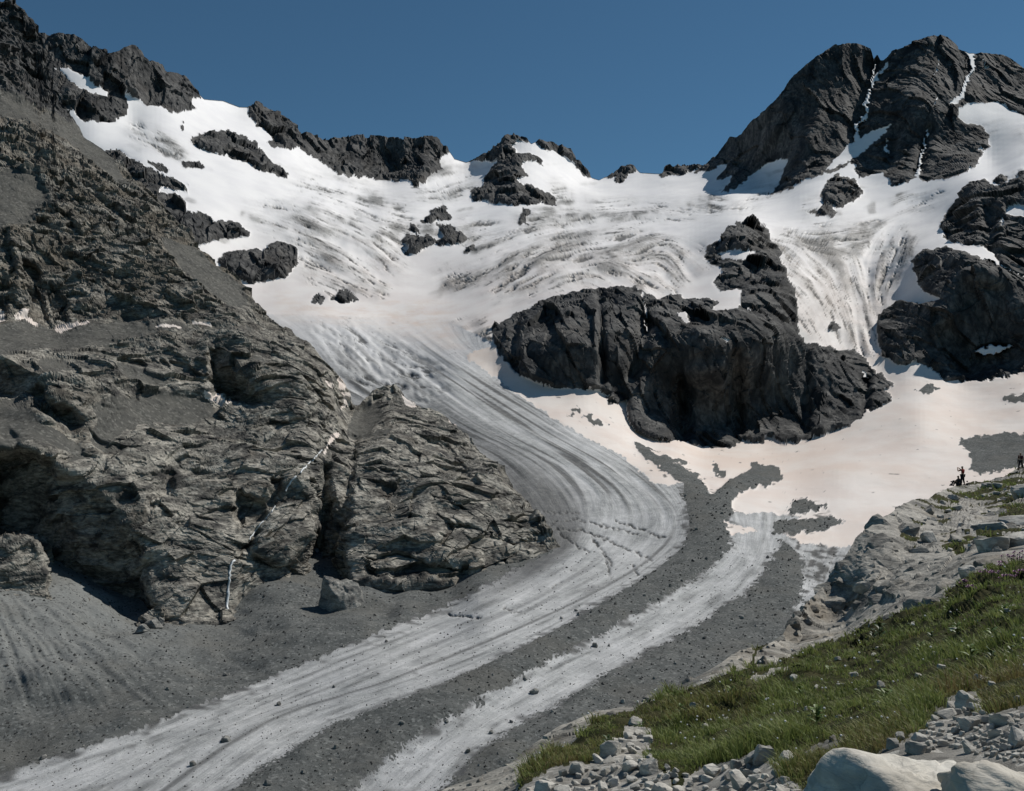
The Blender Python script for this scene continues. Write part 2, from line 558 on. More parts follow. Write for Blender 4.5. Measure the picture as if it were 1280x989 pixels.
ctrlA = [
    # tongue
    (-190, 1060, 290), (0, 1060, 285), (300, 1060, 282), (600, 1060, 280), (0, 975, 330), (450, 989, 322), (300, 880, 392), (150, 920, 362), (500, 830, 425), (650, 900, 375), (600, 750, 525),
    (680, 695, 635), (800, 740, 560), (900, 740, 570), (1000, 750, 560), (950, 690, 650), (800, 660, 710), (850, 610, 800),
    (700, 620, 775), (740, 560, 890), (660, 590, 815), (600, 530, 950), (700, 520, 980), (540, 500, 1040), (480, 480, 1100), (440, 455, 1160), (560, 450, 1150), (620, 465, 1120),
    (480, 425, 1300), (400, 410, 1320), (520, 400, 1400), (600, 425, 1200), (420, 385, 1440), (350, 370, 1480), (560, 370, 1530),
    # left debris
    (-190, 740, 440), (0, 738, 476), (85, 757, 490), (160, 788, 495), (290, 757, 540), (300, 800, 490), (200, 830, 442), (100, 880, 388), (0, 860, 400), (-100, 900, 360), (400, 745, 566), (395, 712, 600), (450, 790, 480), (560, 736, 600), (640, 705, 632), (330, 722, 572),
    # hidden behind the left mountainside
    (0, 500, 1150), (150, 560, 1000), (300, 600, 900), (450, 620, 820), (550, 640, 760), (0, 300, 1650), (150, 350, 1500), (0, 150, 1850), (-190, 400, 1300), (-190, 150, 1800), (300, 450, 1250),
    # upper icefields on the left
    (120, 170, 1800), (165, 150, 1930), (180, 200, 1720), (200, 250, 1600), (240, 300, 1520), (300, 270, 1680), (300, 320, 1580), (330, 350, 1540), (300, 220, 1850), (260, 180, 1960), (350, 190, 2170), (400, 260, 1850), (420, 215, 2330),
    (45, 45, 2000), (165, 56, 2060), (115, 148, 1850), (200, 130, 2010), (255, 125, 2220), (300, 135, 2360), (330, 132, 2420), (340, 172, 2290), (400, 175, 2530), (410, 205, 2420), (480, 171, 2700), (480, 225, 2560), (545, 172, 2720), (550, 210, 2620),
    (480, 270, 1950), (400, 320, 1680), (450, 350, 1600), (520, 260, 2120), (500, 300, 1870), (580, 260, 2200), (583, 204, 2820), (560, 310, 1830), (610, 340, 1600), (640, 380, 1345), (600, 290, 1960),
    (649, 168, 2780), (640, 210, 2480), (610, 240, 2350), (690, 250, 2300), (680, 215, 2550), (709, 187, 2820), (740, 223, 2880), (740, 260, 2300), (790, 207, 2950), (800, 230, 2750), (850, 215, 2800), (830, 260, 2250), (720, 300, 1880), (800, 310, 1700), (850, 290, 1850), (700, 340, 1490), (880, 240, 2450), (940, 260, 2050),
    # middle cliffs
    (620, 440, 1155), (615, 408, 1240), (690, 373, 1300), (650, 470, 1085), (700, 485, 1065), (770, 495, 1080), (740, 362, 1330), (790, 358, 1340), (830, 340, 1480), (860, 310, 1680), (700, 430, 1085), (780, 430, 1105),
    (800, 540, 1030), (880, 558, 1052), (960, 555, 1052), (1040, 535, 1060), (1110, 490, 1120), (880, 420, 1088), (960, 420, 1095), (1000, 440, 1165), (1060, 460, 1170), (880, 380, 1230), (930, 280, 1620), (940, 330, 1400), (990, 350, 1340), (890, 300, 1640),
    # right icefall and apron
    (1050, 300, 1640), (1000, 290, 1700), (1000, 250, 2000), (1060, 370, 1420), (1060, 430, 1240), (1100, 455, 1190), (1120, 350, 1440), (1140, 290, 1650), (1150, 260, 1830), (1100, 250, 1950),
    (950, 620, 800), (1050, 600, 840), (1050, 680, 680), (1150, 600, 830), (1150, 530, 985), (1200, 500, 1090), (1280, 560, 900), (1280, 490, 1060), (900, 600, 850), (840, 575, 900), (780, 545, 960), (1480, 560, 850), (720, 510, 1010), (660, 490, 1055), (1200, 680, 640), (1300, 660, 640),
    # right cliffs
    (1200, 475, 1150), (1280, 465, 1130), (1480, 480, 1050), (1120, 440, 1190), (1200, 400, 1190), (1200, 312, 1310), (1280, 345, 1230), (1150, 320, 1420), (1220, 235, 1640), (1280, 215, 1600), (1200, 300, 1420), (1280, 300, 1330), (1480, 250, 1400), (1480, 350, 1250),
    # right peak
    (900, 230, 2500), (880, 208, 2780), (980, 235, 2250), (950, 150, 2540), (1060, 55, 2500), (1060, 180, 2290), (1080, 215, 2180), (1168, 45, 2440), (1100, 76, 2510), (1120, 225, 2050), (1180, 200, 2070), (1150, 130, 2230), (1000, 180, 2350), (1230, 150, 2210), (1280, 130, 2270), (1240, 200, 1980), (1280, 90, 2400), (1480, 150, 2400), (1480, 220, 1900), (1210, 66, 2430), (1050, 245, 1990)]
YA = rbf(ctrlA, A.u, A.v, 2e-3)
Pn = np.stack([A.u.ravel() / 9, A.v.ravel() / 9, np.zeros(A.u.size)], 1).astype(F32)
ju = (fbm(Pn, 3, 0.6) * 3.2).reshape(A.u.shape)
jv = (fbm(Pn + 57.1, 3, 0.6) * 3.2).reshape(A.u.shape)
UJ, VJ = A.u + ju, A.v + jv
UJd, VJd = A.u + 2.0 * ju, A.v + 1.6 * jv

# --- flow of the tongue: seven lines of flow, eleven stations each
FLOW = np.array([
    [(305, 380), (370, 425), (412, 480), (500, 520), (610, 572), (675, 645), (690, 688), (560, 757), (330, 850), (150, 920), (-60, 990)],
    [(400, 385), (455, 420), (520, 470), (610, 535), (700, 585), (735, 630), (715, 690), (590, 768), (370, 862), (190, 940), (40, 1010)],
    [(480, 388), (530, 425), (610, 480), (700, 535), (790, 590), (843, 645), (816, 696), (700, 762), (499, 845), (328, 905), (160, 1020)],
    [(560, 395), (585, 432), (655, 482), (745, 533), (820, 583), (860, 640), (850, 689), (735, 767), (576, 848), (400, 919), (240, 1025)],
    [(620, 420), (622, 452), (690, 494), (775, 542), (868, 595), (907, 655), (895, 702), (788, 771), (647, 848), (500, 937), (395, 1030)],
    [(1000, 560), (990, 575), (985, 590), (980, 605), (978, 625), (972, 655), (955, 712), (876, 779), (718, 866), (600, 942), (500, 1035)],
    [(1100, 600), (1090, 620), (1080, 640), (1070, 660), (1060, 680), (1040, 715), (1020, 760), (960, 815), (850, 885), (720, 965), (620, 1040)]], float)
QV = np.array([0, .15, .45, .6, .75, .88, 1.0])
def catmull(P, t):
    n = P.shape[1]
    i = np.clip(t.astype(int), 0, n - 2)
    f = (t - i)[None, :, None]
    p0, p1, p2, p3 = P[:, np.maximum(i - 1, 0)], P[:, i], P[:, i + 1], P[:, np.minimum(i + 2, n - 1)]
    return 0.5 * (2 * p1 + (p2 - p0) * f + (2 * p0 - 5 * p1 + 4 * p2 - p3) * f ** 2 + (3 * p1 - p0 - 3 * p2 + p3) * f ** 3)
ts = np.linspace(0, 10, 1500)
FL = catmull(FLOW, ts)                                   # 7 x T x 2
qs = np.linspace(-0.05, 1.06, 940)
qi = np.clip(np.searchsorted(QV, qs, side='right') - 1, 0, 5)
qf = ((qs - QV[qi]) / (QV[qi + 1] - QV[qi]))[:, None, None]
GRID = FL[qi] * (1 - qf) + FL[qi + 1] * qf               # q x t x 2
qmap = np.full((560, 780), -9, F32)                      # 2 px raster, u from -100, v from 370
smap = np.zeros((560, 780), F32)
gi = np.clip(((GRID[..., 1] - 370) / 1.25).astype(int), 0, 559)
gj = np.clip(((GRID[..., 0] + 100) / 1.7).astype(int), 0, 779)
qmap[gi, gj] = qs[:, None]
smap[gi, gj] = ts[None]
for _ in range(3):                                       # close pin holes
    for ax, sh in ((0, 1), (0, -1), (1, 1), (1, -1)):
        r = np.roll(qmap, sh, ax)
        r2 = np.roll(smap, sh, ax)
        hole = (qmap < -1) & (r >= -1) & (np.roll(qmap, -sh, ax) >= -1)
        qmap[hole] = r[hole]
        smap[hole] = r2[hole]
def bil(a, fi, fj):
    i = np.clip(fi.astype(int), 0, a.shape[0] - 2)
    j = np.clip(fj.astype(int), 0, a.shape[1] - 2)
    x, y = np.clip(fi - i, 0, 1), np.clip(fj - j, 0, 1)
    return (a[i, j] * (1 - y) + a[i, j + 1] * y) * (1 - x) + (a[i + 1, j] * (1 - y) + a[i + 1, j + 1] * y) * x
qb, sb = blur(np.where(qmap < -1, 0, qmap), 3), blur(np.where(qmap < -1, 0, smap), 3)
wb = blur((qmap >= -1).astype(F32), 3)
fi, fj = (A.v - 370) / 1.25 - 0.5, (A.u + 100) / 1.7 - 0.5
wq = bil(wb, fi, fj)
ok = (wq > 0.5) & (A.v > 372)
Q = np.where(ok, bil(qb, fi, fj) / np.maximum(wq, 0.05), -9)
Sf = np.where(ok, bil(sb, fi, fj) / np.maximum(wq, 0.05), 0)
# sharpen the raster guess
def flowpos(q, t_):
    i = np.clip(np.searchsorted(QV, q, side='right') - 1, 0, 5)
    f = ((q - QV[i]) / (QV[i + 1] - QV[i]))[:, None]
    k = np.clip(t_.astype(int), 0, 9)
    g = np.clip(t_ - k, 0, 1)[:, None]
    def line(l):
        p0, p1, p2, p3 = FLOW[l, np.maximum(k - 1, 0)], FLOW[l, k], FLOW[l, k + 1], FLOW[l, np.minimum(k + 2, 10)]
        return 0.5 * (2 * p1 + (p2 - p0) * g + (2 * p0 - 5 * p1 + 4 * p2 - p3) * g ** 2 + (3 * p1 - p0 - 3 * p2 + p3) * g ** 3)
    return line(i) * (1 - f) + line(i + 1) * f
mm = Q > -1
qv_, tv_ = Q[mm].astype(float), np.clip(Sf[mm].astype(float), 0.001, 9.999)
tgt = np.stack([A.u[mm], A.v[mm]], 1)
for _ in range(5):
    e0 = flowpos(qv_, tv_)
    dq_ = (flowpos(qv_ + 1e-4, tv_) - e0) / 1e-4
    dt_ = (flowpos(qv_, tv_ + 1e-4) - e0) / 1e-4
    rs_ = tgt - e0
    det = dq_[:, 0] * dt_[:, 1] - dq_[:, 1] * dt_[:, 0]
    det = np.where(np.abs(det) < 50, np.sign(det) * 50 + (det == 0) * 50, det)
    qn = (rs_[:, 0] * dt_[:, 1] - rs_[:, 1] * dt_[:, 0]) / det
    tn = (dq_[:, 0] * rs_[:, 1] - dq_[:, 1] * rs_[:, 0]) / det
    qv_ = np.clip(qv_ + np.clip(qn, -.03, .03), -0.07, 1.06)
    tv_ = np.clip(tv_ + np.clip(tn, -.1, .1), 0.001, 9.999)
Q[mm], Sf[mm] = qv_, tv_
nQ = perlin(np.stack([Sf.ravel() * 5, Q.ravel() * 20, 0 * Q.ravel()], 1)).reshape(Q.shape)
nQ2 = fbm(np.stack([Sf.ravel() * 9, Q.ravel() * 40, 0 * Q.ravel() + 5], 1), 3, 0.6).reshape(Q.shape)
Qj = Q + 0.010 * nQ + 0.012 * nQ2 + 0.007 * np.random.RandomState(9).normal(size=Q.shape)

QN = np.where(Q > -1, np.interp(Q, [-0.07, 0, .15, .45, .6, .75, .88, 1.06], [-.07, 0, .15, .31, .5, .73, .9, 1.15]), -9)
# --- classes
cls = np.zeros(A.u.shape, int)
APRON = [(581, 445), (622, 474), (665, 504), (699, 528), (740, 550), (780, 572), (803, 592), (819, 606), (854, 606), (887, 615), (915, 640), (960, 640),
         (1000, 645), (980, 668), (1000, 678), (1040, 684), (1075, 682), (1300, 650), (1490, 640), (1490, 440), (1100, 440), (1000, 500), (900, 560), (780, 480), (640, 430), (600, 436)]
tongue = (Q > -1) & (Sf > 0.35 + 0.05 * nQ)
cls[tongue] = 1
apron = inpoly(UJ, VJ, APRON)
cls[apron] = 2
cnt = np.interp(A.u, [p[0] for p in CONTACT], [p[1] for p in CONTACT])
iceL = np.interp(A.u, [-190, -60, 0, 150, 330, 450, 560, 620, 690, 700], [1035, 990, 967, 920, 850, 801, 757, 725, 690, 400])
left = (A.v > cnt - 60) & (A.v + 1.5 * jv < iceL) & (A.u < 697 + 6 * nQ) & (A.v > 688 + 5 * jv)
cls[left] = 5
cls[(cls == 0) & (A.v > 690) & (A.u < 705)] = 5
cls[(cls == 0) & (A.v > 470) & (A.u > 420) & (A.u < 700)] = 1
out = (Q < -1) & (A.v > 690) & (A.u > 500)
cls[out & ~apron] = 4
band1 = (Qj > .6) & (Qj < .755) & (Sf > 4.6) & ~apron
cls[band1] = 3
band2 = (Qj > .885) & (Qj < .99 - 0.05 * smoothstep(7, 5, Sf) ) & (Sf > 5.3) & ~apron
cls[band2] = 4
cls[(Q >= .98) & (Sf > 6.4)] = 4
FORK = [(790, 549), (803, 557), (819, 561), (809, 565), (839, 572), (858, 578), (854, 582), (839, 580), (870, 592), (887, 617), (893, 617), (913, 600), (936, 588), (940, 580),
        (971, 584), (979, 600), (960, 608), (936, 612), (917, 623), (915, 640), (908, 655), (906, 685), (858, 695), (862, 659), (858, 630), (854, 606), (823, 584), (803, 572)]
cls[inpoly(UJ, VJ, FORK)] = 3
PATCHES = [
    [(985, 628), (1010, 624), (1032, 632), (1005, 641), (985, 640)],
    [(970, 650), (1000, 650), (1038, 645), (1058, 652), (1030, 661), (990, 668), (966, 668)],
    [(1205, 549), (1240, 543), (1300, 540), (1300, 575), (1270, 585), (1225, 592), (1212, 582), (1215, 568), (1200, 556)],
    [(888, 579), (895, 580), (903, 594), (898, 596)],
    [(712, 511), (722, 509), (726, 515), (716, 517)], [(726, 519), (742, 522), (758, 529), (745, 531)],
    [(1140, 488), (1165, 482), (1180, 486), (1160, 490)], [(1253, 498), (1300, 485), (1300, 497), (1265, 505)]]
for p in PATCHES:
    cls[inpoly(UJd, VJd, p)] = 6
SNOWBIT = [(905, 652), (948, 663), (912, 669)]
cls[inpoly(UJ, VJ, SNOWBIT)] = 2

ROCKS = {}
ROCKINFO = []
def rock(poly, name, label, cat, group=None, bulge=0.010, br=5):
    i = 10 + len(ROCKINFO)
    m = inpoly(UJ, VJ, poly)
    cls[m] = i
    ROCKINFO.append((i, name, label, cat, group, bulge, br))
sky_u = lambda a, b: [p for p in SKYLINE if a <= p[0] <= b]
up = lambda pts: [(x, y - 12) for x, y in pts]
rock([(-190, 30)] + up(sky_u(-60, 249)) + Z1([(745, 358), (690, 380), (740, 405), (680, 415), (640, 420), (600, 395), (540, 388), (480, 350), (465, 345), (470, 435), (430, 440), (430, 458), (300, 450), (270, 400), (200, 440), (0, 440)]) + [(-190, 200)],
     'rock_ridge', 'jagged brown rock ridge with a sloping snow patch above the icefield', 'rock ridge', None, 0.0)
rock(up(sky_u(305, 568)) + [(551, 197), (548, 204), (553, 212), (541, 218), (531, 229), (519, 236), (516, 229), (508, 226), (477, 227), (464, 223), (440, 221), (420, 216), (400, 201), (373, 186), (353, 186), (331, 178), (343, 175), (328, 160), (312, 148)],
     'rock_ridge', 'dark flat-topped rock wall along the skyline above the snow', 'rock ridge', None, 0.004)
rock(Z1([(705, 515), (750, 500), (830, 487), (900, 500), (950, 530), (985, 570), (1020, 610), (1060, 635), (1075, 660), (1030, 655), (985, 640), (935, 625), (945, 612), (900, 600), (840, 580), (780, 570), (730, 545)]),
     'rock_outcrop', 'long dark rock outcrop islanded in smooth snow below the jagged ridge', 'rock outcrop', None, 0.016, 6)
rock(Z1([(675, 608), (700, 604), (740, 606), (765, 618), (755, 625), (710, 626), (685, 624)]), 'rock_outcrop', 'small flat sliver of rock in snow above the grey margin rocks', 'rock outcrop', None, 0.008, 3)
rock(Z1([(545, 597), (590, 605), (630, 628), (625, 642), (590, 635), (565, 615)]), 'rock_outcrop', 'small rounded rock in snow just above the grey margin slabs', 'rock outcrop', None, 0.008, 3)
rock(Z1([(330, 560), (390, 562), (440, 560), (500, 600), (560, 630), (640, 660), (695, 690), (695, 712), (640, 700), (600, 690), (590, 715), (650, 720), (690, 750), (690, 785), (760, 790), (800, 820), (880, 825), (925, 860), (915, 885), (850, 885), (800, 895), (750, 910), (725, 905), (700, 950), (600, 950), (400, 750)]),
     'rock_outcrop', 'grey glaciated rock slabs between the brown mountainside and the icefield', 'rock outcrop', None, 0.008, 5)
rock([(280, 318), (300, 312), (335, 312), (340, 304), (357, 302), (371, 313), (372, 330), (360, 345), (335, 352), (310, 354), (290, 345), (270, 330)], 'rock_outcrop', 'grey rounded rock hump beside the upper edge of the snow basin', 'rock outcrop', None, 0.014, 6)
rock(Z2([(545, 312), (560, 290), (620, 255), (690, 200), (740, 185), (775, 205), (775, 225), (765, 232), (730, 220), (705, 235), (735, 270), (790, 275), (825, 295), (828, 317), (780, 300), (745, 300), (750, 330), (775, 360), (725, 367), (750, 390), (800, 395), (870, 435), (880, 465), (820, 460), (770, 465), (735, 475), (700, 465), (650, 465), (620, 445), (570, 455), (555, 415), (580, 400), (610, 395), (610, 370), (650, 310), (660, 292), (610, 298)]),
     'rock_peak', 'dark pointed rock peak rising through the snow in mid ridge', 'rock peak', None, 0.014, 8)
rock(Z2([(782, 225), (820, 205), (865, 215), (925, 245), (1005, 330), (1018, 365), (970, 345), (930, 300), (890, 275), (860, 268), (820, 255)]), 'rock_ridge', 'short dark rock crest right behind the pointed peak', 'rock ridge', None, 0.004, 3)
rock(Z2([(1055, 370), (1060, 350), (1095, 325), (1160, 298), (1195, 340), (1150, 355), (1120, 385), (1095, 382), (1095, 362)]), 'rock_outcrop', 'small dark rock tooth on the snowy skyline saddle', 'rock outcrop', None, 0.006, 3)
rock(Z2([(370, 530), (410, 505), (405, 490), (440, 475), (465, 470), (490, 515), (470, 530), (440, 520), (430, 535)]), 'rock_outcrop', 'dark twin-topped rock at the head of the broken icefall rocks', 'rock outcrop', 'rocks breaking through the icefall', 0.012, 4)
rock(Z2([(335, 535), (355, 535), (375, 570), (355, 577), (330, 560)]), 'rock_outcrop', 'smallest oval rock among the broken icefall rocks', 'rock outcrop', 'rocks breaking through the icefall', 0.008, 3)
rock(Z2([(320, 575), (400, 580), (430, 590), (430, 600), (470, 590), (440, 550), (435, 535), (480, 535), (510, 560), (540, 580), (550, 600), (520, 610), (480, 615), (430, 612), (395, 625), (370, 645), (330, 655), (310, 655), (330, 620), (300, 600)]), 'rock_outcrop', 'largest hooked dark rock among the broken icefall rocks', 'rock outcrop', 'rocks breaking through the icefall', 0.014, 4)
rock(Z2([(530, 640), (545, 620), (575, 610), (580, 635), (545, 645)]), 'rock_outcrop', 'small dark rock under the rounded ice bulge', 'rock outcrop', 'rocks breaking through the icefall', 0.010, 3)
rock(Z2([(740, 515), (755, 480), (785, 490), (765, 510), (765, 540), (735, 542)]), 'rock_outcrop', 'small upright dark rock in snow below the pointed peak', 'rock outcrop', None, 0.010, 3)
rock(Z2([(35, 815), (80, 780), (130, 805), (145, 825), (90, 832)]), 'rock_outcrop', 'low grey rock slab in the pink-tinged snow basin', 'rock outcrop', None, 0.006, 3)
rock(Z2([(-30, 805), (0, 798), (20, 820), (0, 838), (-25, 828)]), 'rock_outcrop', 'dark low slab left of another in the snow basin', 'rock outcrop', None, 0.006, 3)
rock([(826, 222), (826, 205), (833, 200), (848, 200), (867, 195), (880, 200), (868, 212), (850, 222), (840, 219), (832, 223)], 'rock_ridge', 'low row of dark rock teeth left of the big peak', 'rock ridge', None, 0.004, 2)
rock([(868, 216), (879, 200), (890, 185)] + up(sky_u(897, 1480)) + [(1480, 230), (1330, 175)] + Z3([(1280, 400), (1230, 380), (1190, 355), (1140, 360), (1110, 350), (1080, 355), (1050, 375), (1050, 410), (1080, 435), (1130, 440), (1160, 470), (1155, 510), (1130, 540), (1120, 570), (1060, 605), (1000, 620), (940, 635), (900, 620), (870, 640), (820, 648), (815, 635), (790, 600), (760, 605), (720, 615), (700, 612), (690, 590), (700, 570), (670, 572),
      (620, 600), (580, 605), (500, 630), (470, 655), (380, 680), (400, 670), (430, 640), (455, 570), (450, 548), (390, 565), (330, 610), (280, 655), (230, 672), (265, 615), (260, 610), (212, 630), (250, 570), (230, 575), (160, 600)]),
     'mountain_peak', 'big dark twin-topped rock peak with a snow couloir between its tops', 'mountain', None, 0.003, 6)
rock(Z3([(570, 680), (600, 620), (640, 612), (695, 625), (725, 670), (690, 695), (640, 725), (590, 715)]), 'rock_outcrop', 'isolated round black rock in snow below the big peak', 'rock outcrop', None, 0.022, 7)
rock(Z3([(530, 740), (590, 720), (630, 735), (620, 750), (570, 752)]), 'rock_outcrop', 'thin dark rock ledge at the foot of the round black rock', 'rock outcrop', None, 0.006, 3)
rock([(615, 408), (640, 395), (690, 372), (740, 360), (790, 357), (803, 365)] + Z6([(110, 290), (150, 275), (190, 285), (240, 290), (310, 300), (330, 280), (300, 270), (280, 240), (320, 200), (260, 170), (265, 125), (310, 100), (330, 65), (390, 33), (430, 45), (460, 75), (470, 105), (490, 118), (505, 150), (495, 165), (520, 195), (525, 235), (550, 265), (555, 320), (555, 365), (560, 400), (580, 430), (640, 440), (690, 455), (740, 450), (790, 510), (870, 570), (830, 580), (860, 610), (820, 640), (790, 655), (775, 635), (770, 660), (720, 700), (650, 725), (600, 740), (545, 755), (500, 755), (465, 735), (440, 755), (380, 745), (350, 765), (290, 768), (230, 760), (165, 745), (100, 740), (40, 715), (10, 680), (10, 610)]) + [(770, 497), (740, 487), (690, 485), (650, 470), (620, 440)],
     'rock_cliff', 'massive black rock cliff standing between two icefalls above the pink snow', 'rock cliff', None, 0.005, 3)
rock(Z3([(985, 780), (1010, 740), (1075, 660), (1100, 630), (1150, 625), (1180, 660), (1250, 620), (1280, 595), (1480, 560), (1820, 560), (1820, 1000), (1280, 960), (1200, 920), (1140, 860), (1070, 850), (1000, 830)]),
     'rock_cliff', 'black rounded rock steps beside the upper right icefall', 'rock cliff', None, 0.007, 4)
rock(Z6([(805, 385), (830, 330), (880, 305), (950, 310), (1020, 290), (950, 265), (920, 170), (950, 140), (1000, 125), (1080, 135), (1120, 150), (1200, 180), (1280, 220), (1800, 200), (1800, 560), (1280, 520), (1230, 540), (1180, 550), (1100, 555), (1030, 555), (1000, 520), (960, 505), (930, 480), (915, 500), (870, 500), (820, 470), (815, 430)]),
     'rock_cliff', 'broad dark rock buttress below the black steps, right of the icefall', 'rock cliff', None, 0.008, 4)
rock(Z3([(1165, 635), (1200, 610), (1225, 625), (1200, 645)]), 'rock_outcrop', 'small dark rock knob in snow above the black rock steps', 'rock outcrop', None, 0.008, 3)
rock([(1039, 402), (1043, 400), (1049, 410), (1046, 413), (1036, 412)], 'rock_outcrop', 'tiny black rock hole-like knob in the middle of the right icefall', 'rock outcrop', None, 0.010, 2)
rock([(755, 497), (770, 492), (786, 495), (775, 504), (760, 504)], 'rock_outcrop', 'little dark rock lying on pink snow at the cliff foot', 'rock outcrop', None, 0.008, 3)
rock(Z1([(668, 465), (680, 458), (690, 475), (678, 488)]), 'rock_outcrop', 'tiny dark rock dot in snow above the long outcrop', 'rock outcrop', None, 0.006, 2)

# snow lying on the rocks
SNOWON = [Z1([(220, 248), (265, 262), (330, 290), (360, 320), (405, 345), (395, 357), (340, 345), (270, 310), (240, 280)]),
          Z1([(195, 252), (213, 252), (210, 262), (198, 262)]), Z1([(465, 655), (495, 658), (490, 672), (475, 668)]), Z1([(590, 700), (640, 705), (650, 715), (600, 716)]),
          Z3([(590, 590), (640, 530), (695, 488), (720, 472), (820, 430), (800, 455), (740, 512), (680, 560), (640, 575)]),
          Z3([(910, 590), (915, 610), (900, 622), (895, 610)]),
          Z6([(300, 150), (330, 138), (420, 138), (425, 155), (380, 165), (330, 165)]),
          Z6([(200, 178), (262, 178), (320, 205), (285, 240), (310, 266), (375, 258), (368, 320), (300, 335), (275, 330), (310, 300), (240, 285), (205, 215)]),
          Z6([(165, 330), (185, 330), (205, 360), (200, 375), (185, 350)]), Z6([(305, 420), (340, 415), (330, 428)]), Z6([(380, 320), (410, 322), (405, 330)]),
          Z3([(960, 862), (1000, 832), (1070, 850), (1140, 860), (1200, 912), (1180, 917), (1110, 885), (1040, 865)]),
          Z3([(1210, 740), (1230, 710), (1290, 715), (1290, 760)]), Z3([(1190, 770), (1210, 755), (1205, 780)]),
          Z6([(1120, 455), (1180, 440), (1250, 445), (1200, 465), (1140, 475)]), Z3([(1115, 520), (1140, 515), (1135, 530)]),
          Z2([(840, 255), (870, 262), (900, 285), (880, 290)]), Z6([(760, 515), (775, 520), (785, 545), (770, 545)])]
for p in SNOWON:
    cls[inpoly(UJ, VJ, p)] = 0
COULOIRS = [(Z3([(800, 225), (770, 265), (735, 330), (730, 400), (700, 440), (695, 490)]), 2.4), (Z3([(760, 230), (745, 275)]), 2), (Z3([(1085, 180), (1105, 210), (1100, 240), (1070, 300), (1060, 340), (1030, 358)]), 2.6),
            (Z3([(945, 450), (930, 520), (910, 600)]), 1.2), (Z3([(805, 490), (800, 530)]), 1.0), (Z6([(55, 270), (70, 340), (72, 400)]), 0.8), (Z3([(975, 330), (965, 390)]), 0.9), (Z3([(985, 210), (960, 280)]), 0.8), (Z3([(1130, 200), (1150, 240)]), 0.8)]
cn = fbm(Pn * 2.2, 2).reshape(A.u.shape)
for pts, w in COULOIRS:
    cls[(linedist(UJ, VJ, pts, 12) < w * (0.95 + 0.45 * cn)) & (cls >= 10)] = 0

# --- strokes in the ice drawn out along the lie of the surface
LU, LV, LS = -200.0, 40.0, 1.2
lw, lh = 1400, 560
LX, LY = np.meshgrid(np.arange(lw), np.arange(lh))
DIRS = np.array([(150, 170, 25), (250, 160, 20), (350, 220, 12), (430, 290, 25), (480, 330, 45), (400, 370, 30), (520, 250, 5), (600, 300, -15), (560, 350, -28), (650, 330, -32), (720, 300, -15), (800, 310, -20), (780, 350, 35), (850, 340, 50), (700, 260, -5), (850, 260, 5), (950, 250, -10), (1050, 260, -10), (1050, 300, -5), (1000, 340, 45), (1060, 350, 70), (1110, 330, 110), (1090, 420, 75), (1200, 250, -15), (1250, 170, -20), (500, 390, 10), (600, 400, -30), (450, 420, 35), (640, 240, 30), (560, 225, -20)], float)
cx = cy = 0
for (du_, dv_, an) in DIRS:
    w_ = 1.0 / (((LX * LS + LU - du_) ** 2 + (LY * LS + LV - dv_) ** 2) / 900.0 + 0.4) ** 1.5
    cx = cx + w_ * math.cos(2 * math.radians(an))
    cy = cy + w_ * math.sin(2 * math.radians(an))
TH = 0.5 * np.arctan2(cy, cx)
CX, CY = np.cos(TH), np.sin(TH)
def lic(seed, grain, length):
    rr_ = np.random.RandomState(seed)
    w0 = rr_.normal(size=(lh, lw)).astype(F32)
    w0 = blur(w0, grain) if grain else w0
    acc = w0.copy()
    for sg in (1, -1):
        x, y = LX.astype(F32), LY.astype(F32)
        for k in range(length):
            i, j = np.clip(y, 0, lh - 1).astype(int), np.clip(x, 0, lw - 1).astype(int)
            x = x + sg * CX[i, j]
            y = y + sg * CY[i, j]
            acc += w0[np.clip(y, 0, lh - 1).astype(int), np.clip(x, 0, lw - 1).astype(int)]
    acc = box1(box1(acc, 1, 0), 1, 1) if grain else acc
    acc = (acc - acc.mean()) / acc.std()
    fi_, fj_ = (A.v - LV) / LS, (A.u - LU) / LS
    i = np.clip(fi_.astype(int), 0, lh - 2)
    j = np.clip(fj_.astype(int), 0, lw - 2)
    a_, b_ = np.clip(fi_ - i, 0, 1), np.clip(fj_ - j, 0, 1)
    return ((acc[i, j] * (1 - b_) + acc[i, j + 1] * b_) * (1 - a_) + (acc[i + 1, j] * (1 - b_) + acc[i + 1, j + 1] * b_) * a_).astype(F32)
lic1, lic2, lic3 = lic(1, 0, 8), lic(2, 1, 14), lic(3, 3, 26)
# --- relief
isrock = cls >= 10
bul = np.zeros(A.u.shape, F32)
for (i, name, label, cat, group, bulge, br) in ROCKINFO:
    if bulge:
        m = (cls == i)
        w = blur(m, br)
        bul += np.where(m, bulge * smoothstep(0.35, 0.95, w), 0)
